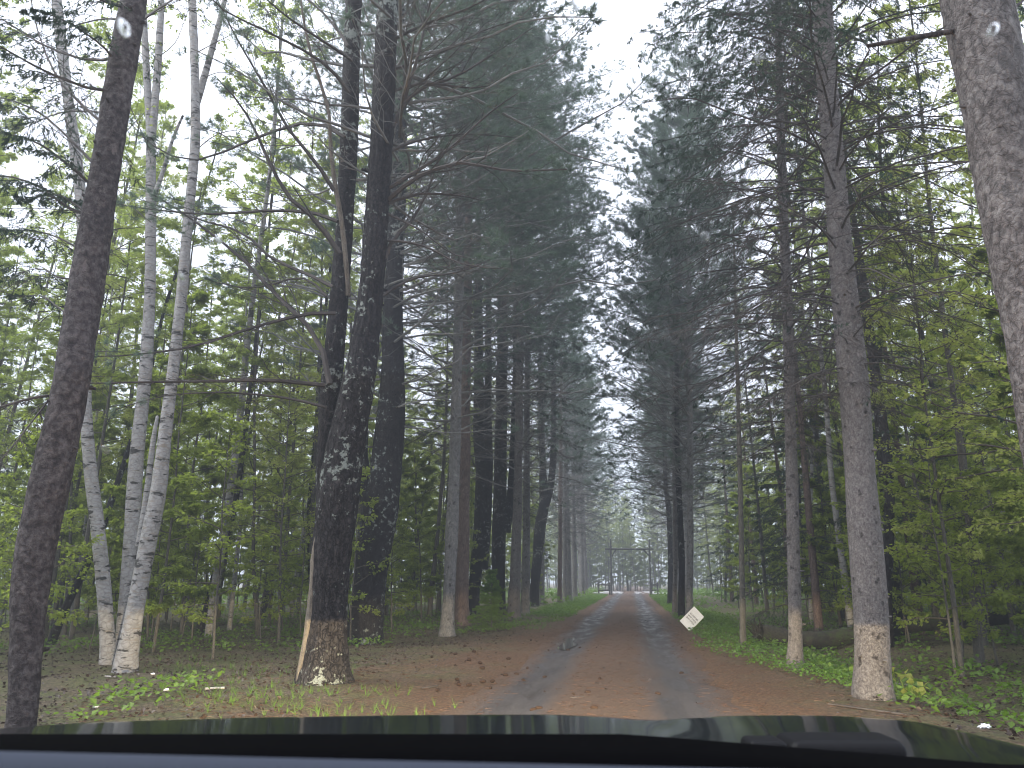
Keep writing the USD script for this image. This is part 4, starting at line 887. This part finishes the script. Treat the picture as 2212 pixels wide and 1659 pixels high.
Br = (pts[0] - cen)[None, None] + Dr[:, None] * s[None, :, None] * Lr[:, None, None] + np.cumsum(rng.normal(0, .025, (nr, 5, 3)), axis=1)
part(t, 'roots', tubes(Br, np.linspace(.035, .008, 5)[None].repeat(nr, 0), 6), 'log_bark', smooth=True)
xi = rng.uniform(.2, .95, 14)
base_l = np.stack([np.interp(xi, np.linspace(0, 1, 6), (pts - cen)[:, k]) for k in range(3)], 1)
Dl = nrm(np.stack([rng.normal(.2, .4, 14), rng.normal(-.2, .5, 14), rng.uniform(.3, 1.2, 14)], 1))
part(t, 'broken_branches', tubes(base_l[:, None] + Dl[:, None] * (s[None] * rng.uniform(.2, .7, 14)[:, None])[..., None], np.linspace(.018, .006, 5)[None].repeat(14, 0), 6), 'log_bark', smooth=True)

def stick(name, label, pp, r, m, cat='stick', d=None, seed=0, lift=None):
    pts = np.array([G(x, y) + [0, 0, r if lift is None else l] for (x, y), l in zip(pp, lift or [0] * len(pp))]) if d is None else np.array([P(x, y, d) for x, y in pp])
    c = pts.mean(0)
    p_ = solo(name, trunk_mesh(pts - c, np.linspace(r, r * .7, len(pts)), 10, .05, r * .12, 20, seed, 0), m, label, cat, smooth=True)
    UsdGeom.Xformable(p_).AddTranslateOp().Set(Gf.Vec3d(*map(float, c)))
stick('birch_stick', 'peeled pale birch stick leaning across the ditch by the slim spruce', [(1735, 1402), (1775, 1388), (1815, 1377), (1850, 1376)], .035, 'bark_birch', d=G(1740, 1405)[1], seed=1)
stick('birch_stick', 'short white birch stick on the leaf litter left of the big forked pine', [(442, 1493), (462, 1491), (485, 1490)], .022, 'bark_birch', seed=2)
stick('birch_stick', 'short pale stick at the foot of the birch clump', [(228, 1464), (252, 1466)], .02, 'bark_birch', seed=3)
stick('birch_stick', 'white birch log on the ground far behind between birch clump and forked pine', [(562, 1363), (605, 1362)], .05, 'bark_birch', seed=4)
stick('fallen_branch', 'long thin dark branch lying beside the drive at lower right', [(1960, 1548), (1850, 1532), (1790, 1524)], .014, 'twig', 'branch', seed=5)
stick('fallen_branch', 'dark stick lying near the left rut of the drive', [(1233, 1510), (1262, 1508)], .012, 'twig', 'branch', seed=6)
stick('fallen_branch', 'dark stick on the rusty needles right of the big forked pine', [(910, 1490), (945, 1484)], .014, 'twig', 'branch', seed=7)
stick('fallen_branch', 'thin sticks end on the leaf litter behind the stout spruce', [(1925, 1478), (1995, 1486)], .014, 'bark_birch', 'branch', seed=8)

# scraps of paper
def scrap(label, x, y, size, seed):
    rng = np.random.default_rng(seed)
    m = trimesh.creation.icosphere(subdivisions=2, radius=1)
    v = m.vertices * (1 + rng.normal(0, .22, (len(m.vertices), 1))) * np.array([1, .8, .45]) * size
    q = G(x, y)
    p_ = solo('paper_scrap', (v, m.faces), 'paper_white', label, 'litter')
    UsdGeom.Xformable(p_).AddTranslateOp().Set(Gf.Vec3d(*map(float, q + [0, 0, size * .35])))
scrap('crumpled white paper on dark soil at the lower right', 2128, 1574, .055, 1)
scrap('small white scrap on the leaf litter right of the birch clump', 330, 1457, .03, 2)
scrap('small white scrap on the leaf litter below the birch clump', 360, 1492, .035, 3)
scrap('tiny white scrap near the car at the left', 207, 1528, .03, 4)

# pine cones
rng = np.random.default_rng(95)
def cone_mesh():
    m = trimesh.creation.icosphere(subdivisions=2, radius=1)
    v = np.array(m.vertices); th = np.arctan2(v[:, 1], v[:, 2])
    v *= (1 + .18 * np.sin(th * 6 + v[:, 0] * 9) * np.cos(v[:, 0] * 12))[:, None]
    return v * np.array([.045, .021, .021]), m.faces
cm = class_tree('cone_model'); part(cm, 'scales', cone_mesh(), 'cone_brown', smooth=True)
for i in range(34):
    x, y = (rng.uniform(905, 1190), rng.uniform(1378, 1500)) if i < 24 else (rng.uniform(1150, 1520), rng.uniform(1390, 1540))
    q = G(x, y)
    lb = 'brown pine cone on the rusty needles left of the drive' if i < 24 else 'brown pine cone lying on the dirt drive'
    c = thing('pine_cone', lb, 'pine cone', q + [0, 0, .02], rng.uniform(0, 6.28), 'pine cones beside the drive' if i < 24 else 'pine cones on the drive')
    c.GetReferences().AddInternalReference(cm.GetPath()); c.SetInstanceable(True)

# ------------------------------------------------------------------ low plants, litter
def scatter_area(rng, n, dmin, dmax, amin, amax, pw=0.6):
    d = dmin + (dmax - dmin) * rng.random(n) ** pw; az = rng.uniform(amin, amax, n)
    return d * np.sin(az), d * np.cos(az)

def plants(rng, x, y, m, hgt, size, mname, obj, label):
    n = len(x); z = height(x, y)
    az = rng.uniform(0, 6.28, (n, m)); el = rng.uniform(0.3, 1.3, (n, m))
    D = np.stack([np.cos(az) * np.cos(el), np.sin(az) * np.cos(el), np.sin(el)], -1)
    hh = (hgt * rng.uniform(.4, 1.2, n))[:, None, None]
    pos = (np.stack([x, y, z], -1)[:, None] + D * hh).reshape(-1, 3)
    out = np.stack([np.cos(az), np.sin(az), 0 * az], -1).reshape(-1, 3)
    tag(solo(obj, leaves(rng, pos, out, size, tilt=.35, droop=0.0), mname), label, None, None, 'stuff')

rng = np.random.default_rng(200)
x, y = scatter_area(rng, 20000, 8, 48, rad_(-44), rad_(42), .8)
s, t = st(x, y)
dens = meshkit.noise(np.stack([x * .45, y * .45, 0 * x], -1), 21)
keepL = (t < -5.0) & (dens > 0.42) & ((y > 17) | (dens > .8)); keepR = (t > 3.4) & (dens > 0.30) & (y > 7.5)
k = keepL | keepR
plants(rng, x[k], y[k], 4, .20, .09, 'forest_plants', 'undergrowth', 'low light green plants covering the forest floor')
x, y = scatter_area(rng, 9000, 45, 115, rad_(-44), rad_(42), .7)
s, t = st(x, y); k = (np.abs(t) > 3.2)
plants(rng, x[k], y[k], 4, .5, .28, 'forest_plants', 'distant_undergrowth', 'light green undergrowth far back between the trunks')
# verges
sv_ = rng.uniform(6, 72, 7000); tv_ = np.where(rng.random(7000) < .5, -1, 1) * rng.uniform(2.1, 4.6, 7000)
dn = meshkit.noise(np.stack([sv_ * .5, tv_ * .9, 0 * sv_], -1), 23)
ok = (dn > .35) & ~((tv_ < 0) & (sv_ < 11 + 3 * (tv_ + 4))) 
xy = R0[None] + sv_[ok, None] * RD + tv_[ok, None] * RN
plants(rng, xy[:, 0], xy[:, 1], 5, .13, .07, 'forest_plants', 'verge_plants', 'bright low plants along both edges of the drive')
sv_ = np.concatenate([rng.uniform(9, 62, 3600), rng.uniform(20, 68, 3600)]); tv_ = np.concatenate([rng.uniform(2.0, 3.5, 3600), rng.uniform(-3.8, -2.0, 3600)])
dn = meshkit.noise(np.stack([sv_ * .6, tv_ * 1.3, 0 * sv_], -1), 33); ok = dn > .28
xy = R0[None] + sv_[ok, None] * RD + tv_[ok, None] * RN
plants(rng, xy[:, 0], xy[:, 1], 4, .10, .065, 'grass', 'verge_clover', 'bright green clover lining the drive')
# bright patch between the slim and the stout spruce
pp = [G(rng.uniform(1560, 1850), 0) if False else G(a_, b_) for a_, b_ in zip(rng.uniform(1500, 1860, 900), rng.uniform(1385, 1495, 900)) if b_ > 1350 + (a_ - 1500) * .27 and b_ < 1402 + (a_ - 1500) * .27]
pp = np.array(pp)
plants(rng, pp[:, 0], pp[:, 1], 7, .16, .06, 'grass', 'ground_cover', 'bright green clover patch in front of the slim spruce')
# grass blades
def grass(rng, x, y, m, ln, obj, label):
    z = height(x, y)
    tag(solo(obj, tufts(rng, np.stack([x, y, z], -1), np.tile(UP, (len(x), 1)), m, ln, .006, .45, .5), 'grass'), label, None, None, 'stuff')
sv_ = rng.uniform(-1, 70, 5000); tv_ = np.where(rng.random(5000) < .45, -1, 1) * rng.uniform(2.1, 3.9, 5000)
dn = meshkit.noise(np.stack([sv_ * .7, tv_ * 1.1, 0 * sv_], -1), 25)
ok = (dn > .45) & ~((tv_ < 0) & (sv_ < 12)) & ~((tv_ > 0) & (sv_ < 4))
xy = R0[None] + sv_[ok, None] * RD + tv_[ok, None] * RN
gx, gy = xy[:, 0], xy[:, 1]
q = np.array([G(a_, b_) for a_, b_ in zip(rng.normal(470, 100, 160), rng.uniform(1420, 1530, 160))]); q2 = np.array([G(a_, b_) for a_, b_ in zip(rng.normal(720, 110, 80), rng.uniform(1490, 1560, 80))])
gx = np.concatenate([gx, q[:, 0], q2[:, 0]]); gy = np.concatenate([gy, q[:, 1], q2[:, 1]])
grass(rng, gx, gy, 8, .11, 'grass_blades', 'thin green grass along the verges and around the pine')

# fallen leaves
x, y = scatter_area(rng, 42000, 4.5, 32, rad_(-44), rad_(42), .75)
s, t = st(x, y)
pr = np.clip((np.abs(t) - 2.4) / 2.0, 0.015, 1)
k = rng.random(len(x)) < pr
x, y = x[k], y[k]
pos = np.stack([x, y, height(x, y) + rng.uniform(.004, .03, len(x))], -1)
tag(solo('leaf_litter', leaves(rng, pos, np.stack([np.cos(a_ := rng.uniform(0, 6.28, len(x))), np.sin(a_), 0 * x], -1), .055, tilt=.5, droop=0.0), 'fallen_leaves'), 'dead brown leaves strewn over the forest floor', None, None, 'stuff')
# fallen needles and twigs, as thin slivers
x, y = scatter_area(rng, 26000, 4.5, 26, rad_(-30), rad_(34), .8)
s, t = st(x, y)
k = (np.abs(t) < 6.5) & ~(np.abs(np.abs(t) - .87) < .3)
x, y = x[k], y[k]; az = rng.uniform(0, 6.28, len(x))
tag(solo('needle_litter', tufts(rng, np.stack([x, y, height(x, y) + .018], -1), np.stack([np.cos(az), np.sin(az), 0 * az + .04], -1), 1, .10, .006, .05), 'needle_litter'), 'rusty fallen pine needles on and beside the drive', None, None, 'stuff')

# seedlings beside the stout spruce
rng = np.random.default_rng(210)
for (x, y, hh, lb) in [(1938, 1512, .34, 'yellow green maple seedling at the foot of the stout spruce'), (1975, 1520, .22, 'tiny seedling right of the stout spruce')]:
    q = G(x, y); t = thing('maple_seedling', lb, 'seedling', q)
    L_ = np.array([[[0, 0, 0], [.01, 0, hh * .5], [0, .01, hh]], [[0, .01, hh * .7], [.07, 0, hh * .9], [.14, 0, hh * .92]], [[0, .01, hh * .6], [-.06, 0, hh * .8], [-.11, 0, hh * .85]]])
    part(t, 'stem', tubes(L_, np.full((3, 3), .004), 5), 'forest_plants')
    for e in L_[:, -1]:
        part(t, 'leaf', leaves(rng, np.tile(e, (5, 1)), nrm(rng.normal(0, .6, (5, 3)) + [0, -.3, 0]), .12, droop=-.2), 'golden_leaves')

# ------------------------------------------------------------------ sign board
sd = G(1490, 1362)[1]
cs_ = [np.array(P(1468.5, 1341, sd)), np.array(P(1499.7, 1310, sd + .12)), np.array(P(1521.3, 1333, sd + .08)), None]
cs_[3] = cs_[0] + cs_[2] - cs_[1]
o = cs_[1]; ex = nrm(cs_[2] - cs_[1]); W_ = np.linalg.norm(cs_[2] - cs_[1]); ey = nrm((cs_[1] - cs_[0]) - ex * ((cs_[1] - cs_[0]) @ ex)); H_ = float((cs_[1] - cs_[0]) @ ey); ez = np.cross(ex, ey)
t = thing('notice_board', 'white notice board with black lettering tilted on its corner in the grass', 'sign', cs_[3])
def board(v): return np.array([cs_[0] - cs_[3] + ex * a + ey * b + ez * c for a, b, c in v])
bx = trimesh.creation.box([W_, H_, .012]); bx.apply_translation([W_ / 2, H_ / 2, 0])
part(t, 'board', (board(bx.vertices), bx.faces), 'sign_board')
for i, (txt, yy) in enumerate((('ALL VISITORS', .60), ('MUST CHECK', .47), ('IN AT OFFICE', .34))):
    tm = meshkit.text_mesh(txt, H_ * .075, .002, bold=True)
    v = np.array(tm.vertices); sc_ = W_ * .74 / np.ptp(v[:, 0]); v[:, 0] *= sc_
    v = v + [W_ * .12, H_ * yy, .0065]
    part(t, 'lettering', (board(v), tm.faces), 'sign_ink')
stk = np.array([[cs_[1] - cs_[3] + ez * -.02 - ey * .1, cs_[1] - cs_[3] + ez * -.02 - ey * .1 - [0, 0, .3], np.array([cs_[1][0] - cs_[3][0], cs_[1][1] - cs_[3][1] + .02, -.2])]])
part(t, 'stake', tubes(stk, np.full((1, 3), .015), 6), 'weathered_wood')

# ------------------------------------------------------------------ timber gate frame over the drive
gx, gy = road_xy(GATE_S, 0)
gd = gy
def gp(x, y): return P(x, y, gd)
gl, gr = gp(1322, 1283), gp(1405, 1285)
gb = (gl + gr) / 2; gb[2] = float(height(gb[0], gb[1]))
t = thing('timber_gate', 'timber gateway of two posts and a crossbeam over the far end of the drive', 'gate', gb)
def pole(a, b, r, nm):
    part(t, nm, trunk_mesh(np.array([a, (np.array(a) + b) / 2, b]) - gb, np.array([r, r * .95, r * .9]), 12, .3, .012, 5, 3, 0), 'weathered_wood', smooth=True)
for x, yb in ((1321, 1280), (1405, 1281)):
    f = gp(x, yb); f[2] = float(height(f[0], f[1])) - .3; pole(f, gp(x - 2, 1165 if x < 1350 else 1166), .10, 'post')
pole(gp(1307, 1186), gp(1412, 1186), .09, 'crossbeam')
pole(gp(1321, 1203), gp(1330, 1187.5), .07, 'brace'); pole(gp(1403, 1201), gp(1390, 1187.5), .07, 'brace')
for (xa, xb, sd_) in ((1292, 1320, 'left'), (1407, 1424, 'right')):
    fa, fb = gp(xa, 1270), gp(xb, 1270); fa[1] += .3; fb[1] += .3
    c = (fa + fb) / 2; c[2] = float(height(c[0], c[1]))
    t2 = thing('rail_fence', f'low dark rail fence {sd_} of the timber gate', 'fence', c)
    for zz in (.45, 1.0):
        part(t2, 'rail', trunk_mesh(np.array([[fa[0], fa[1], zz], [(fa[0] + fb[0]) / 2, fa[1], zz + .02], [fb[0], fb[1], zz]]) - [c[0], c[1], 0], np.array([.07] * 3), 8, .3, .005, 5, 4), 'weathered_wood', smooth=True)
    for xx in (fa[0] + .1, fb[0] - .1):
        part(t2, 'post', trunk_mesh(np.array([[xx, fa[1] + .14, -.3], [xx, fa[1] + .14, .6], [xx, fa[1] + .14, 1.2]]) - [c[0], c[1], 0], np.array([.08] * 3), 8, .3, .005, 5, 5), 'weathered_wood', smooth=True)

# ------------------------------------------------------------------ the car: bonnet, dashboard, windscreen, headlamps
CAR = thing('car', 'dark car with glossy wet bonnet and black dashboard at the bottom edge', 'car', (0, 0, 0))
hx = np.linspace(-1.25, 1.12, 90); hv = np.linspace(0, 1, 44)
X, Vv = np.meshgrid(hx, hv, indexing='xy')
Y = 0.98 + Vv * 1.02
prof = np.interp(X, [-1.25, -1.0, -.6, -.2, 0.1, .26, .31, .37, .5, .7, .9, 1.02, 1.12], [1.05, 1.066, 1.077, 1.083, 1.084, 1.076, 1.069, 1.075, 1.082, 1.082, 1.072, 1.045, 0.99])
Z = prof + (1 - Vv) * 0.085 - 0.10 * np.clip((Vv - .86) / .14, 0, 1) ** 2 - .02 * np.clip((np.abs(X + .06) - .8) / .3, 0, 1) * (1 - Vv)
from scipy.ndimage import gaussian_filter
Z = gaussian_filter(Z, 1.2) + .020 * Vv
nx = len(hx); i, j = np.meshgrid(np.arange(len(hv) - 1), np.arange(nx - 1), indexing='ij'); a = (i * nx + j).ravel()
part(CAR, 'bonnet', (np.stack([X, Y, Z], -1).reshape(-1, 3), np.vstack([np.stack([a, a + 1, a + nx + 1], 1), np.stack([a, a + nx + 1, a + nx], 1)])), 'car_paint', smooth=True)

def zline(y, py): return 1.4 + y * ray(1106, py)[2] / ray(1106, py)[1]
def rbox(size, r, center, seg=3):
    import manifold3d as m3
    sx, sy, sz = [max(s / 2 - r, 1e-3) for s in size]
    sp = m3.Manifold.sphere(r, 16)
    hull = m3.Manifold.batch_hull([sp.translate([a * sx, b * sy, c * sz]) for a in (-1, 1) for b in (-1, 1) for c in (-1, 1)])
    m = hull.to_mesh()
    return np.array(m.vert_properties[:, :3]) + center, np.array(m.tri_verts)
def hz(x, y): return float(np.interp(x, hx, Z[np.argmin(np.abs(hv - (y - .98) / 1.02))]))
part(CAR, 'bonnet_vent', rbox((.155, .08, .04), .014, (.44, 1.13, zline(1.13, 1624))), 'rubber', smooth=30)
part(CAR, 'washer_nozzle', rbox((.05, .05, .02), .008, (.33, 1.1, zline(1.1, 1612))), 'rubber', smooth=30)
# dashboard edge and pad
def dash(y0, y1, z0, z1, x0=-1.1, x1=1.05, crown=.0, n=40, m=12, drop=.1):
    X, Vv = np.meshgrid(np.linspace(x0, x1, n), np.linspace(0, 1, m), indexing='xy')
    Yy = y0 + (y1 - y0) * Vv - crown * (X / 1.0) ** 2
    Zz = z0 + (z1 - z0) * Vv - .012 * ((Vv - .5) * 2) ** 8
    i, j = np.meshgrid(np.arange(m - 1), np.arange(n - 1), indexing='ij'); a = (i * n + j).ravel()
    V = np.stack([X, Yy, Zz], -1).reshape(-1, 3); f = np.vstack([np.stack([a, a + 1, a + n + 1], 1), np.stack([a, a + n + 1, a + n], 1)])
    lo = V.copy(); lo[:, 2] -= drop; k = len(V)
    e = [(q, q + 1) for q in range(n - 1)] + [((m - 1) * n + q + 1, (m - 1) * n + q) for q in range(n - 1)] + [((q + 1) * n, q * n) for q in range(m - 1)] + [(q * n + n - 1, (q + 1) * n + n - 1) for q in range(m - 1)]
    side = np.array([[a_, b_ + k, b_] for a_, b_ in e] + [[a_, a_ + k, b_ + k] for a_, b_ in e])
    return np.vstack([V, lo]), np.vstack([f, f[:, ::-1] + k, side])
dm = dash(.52, .93, zline(.52, 1640), zline(.93, 1578), drop=.15)
dm[0][:, 2] -= np.clip((dm[0][:, 0] - .12) / .4, 0, 1) * .030
part(CAR, 'dashboard', dm, 'dash_plastic', smooth=30)
pz = dash(.20, .50, zline(.20, 1690), zline(.50, 1612), x0=-.75, x1=.36, drop=.02)
v = pz[0]; v[:, 2] -= np.clip(v[:, 0] + .3, 0, 1) * .022
part(CAR, 'dash_pad', pz, 'dash_pad', smooth=30)
part(CAR, 'cowl', dash(.935, .985, zline(.93, 1645), 1.11, drop=.1), 'rubber', smooth=30)
def sheet(quad, n=2): 
    q = np.array(quad, float); return q, np.array([[0, 1, 2], [0, 2, 3]])
part(CAR, 'roof', rbox((1.5, 2.3, .05), .02, (-.06, -.83, 1.80)), 'dash_plastic', smooth=30)
for sx in (-.86, .74):
    part(CAR, 'side_door', rbox((.06, 2.0, .75), .02, (sx, -.3, .80)), 'car_paint', smooth=30)
    part(CAR, 'windscreen_pillar', tubes(np.array([[[sx, .98, 1.14], [sx * .97, .65, 1.46], [sx * .93, .30, 1.79]]]), np.full((1, 3), .035), 8), 'dash_plastic', smooth=True)
part(CAR, 'rear_wall', rbox((1.6, .06, 1.3), .02, (-.06, -1.95, 1.1)), 'dash_plastic', smooth=30)
mat('glass', {'t': ('transparent_bsdf', {'color': (.95, .97, .97)}), 'g': ('glossy_bsdf', {'color': (1, 1, 1), 'roughness': 0.02}), 'f': ('fresnel', {'IOR': 1.45}), 'm': ('mix_closure', {})},
    [('f.fac', 'm.fac'), ('t.BSDF', 'm.closure1'), ('g.BSDF', 'm.closure2')], 'm.closure')
simple('water', (1, 1, 1), 0.0, 0.5, None, 1, {'transmission_weight': 1.0, 'ior': 1.33})
WA, WB = np.array([0, .965, 1.165]), np.array([0, .30, 1.79])
wd = nrm(WB - WA); wn = np.array([0, wd[2], -wd[1]])
ws = holder(CAR, 'windscreen')
part(ws, 'pane', sheet([WA + [-.84, 0, 0], WA + [.72, 0, 0], WB + [.68, 0, 0], WB + [-.80, 0, 0]]), 'glass')
rng = np.random.default_rng(77)
for x, y, r in ((265, 60, .0032), (1246, 6, .003), (1524, 514, .003), (1641, 126, .002), (1437, 722, .002), (2148, 66, .0028), (390, 600, .002), (470, 520, .0022), (1180, 85, .0015), (228, 975, .003)):
    rr = ray(x, y); hit = EYE + rr * (((WA - EYE) @ wn) / (rr @ wn))
    m = trimesh.creation.icosphere(subdivisions=3, radius=1); v = np.array(m.vertices)
    v = v * (1 + (meshkit.noise(v * 1.6 + 7 * x, 4)[:, None] - .5) * .9) * [r, r * rng.uniform(1.0, 1.7), r * .10]
    v = v[:, :1] * np.array([1, 0, 0]) + v[:, 1:2] * wd + v[:, 2:] * wn
    part(ws, 'water_drop', (v + hit + wn * (r * .10 + .0012), m.faces), 'water', smooth=True)
# headlamps behind the grille: a bulb under a shield that cuts the beam off level
for sx in (-.72, .62):
    hl = holder(CAR, 'headlight')
    c = np.array([sx, 2.16, .80])
    part(hl, 'shield', rbox((.40, .02, .10), .004, c + [0, .30, .0525]), 'rubber')
    part(hl, 'reflector', rbox((.40, .02, .30), .004, c + [0, -.05, 0]), 'rubber')
    part(hl, 'housing', rbox((.40, .36, .02), .004, c + [0, .13, .112]), 'rubber')
    for e in (-1, 1): part(hl, 'housing_side', rbox((.02, .36, .30), .004, c + [e * .195, .13, 0]), 'rubber')
    lt = UsdLux.SphereLight.Define(stage, str(hl.GetPath()) + '/lamp')
    lt.CreateRadiusAttr(.002); lt.CreateIntensityAttr(1.0); lt.CreateNormalizeAttr(True)
    lt.CreateColorAttr(Gf.Vec3f(1.0, .78, .45))
    lt.AddTranslateOp().Set(Gf.Vec3d(*map(float, c)))
    lt.GetIntensityAttr().Set(620.0)
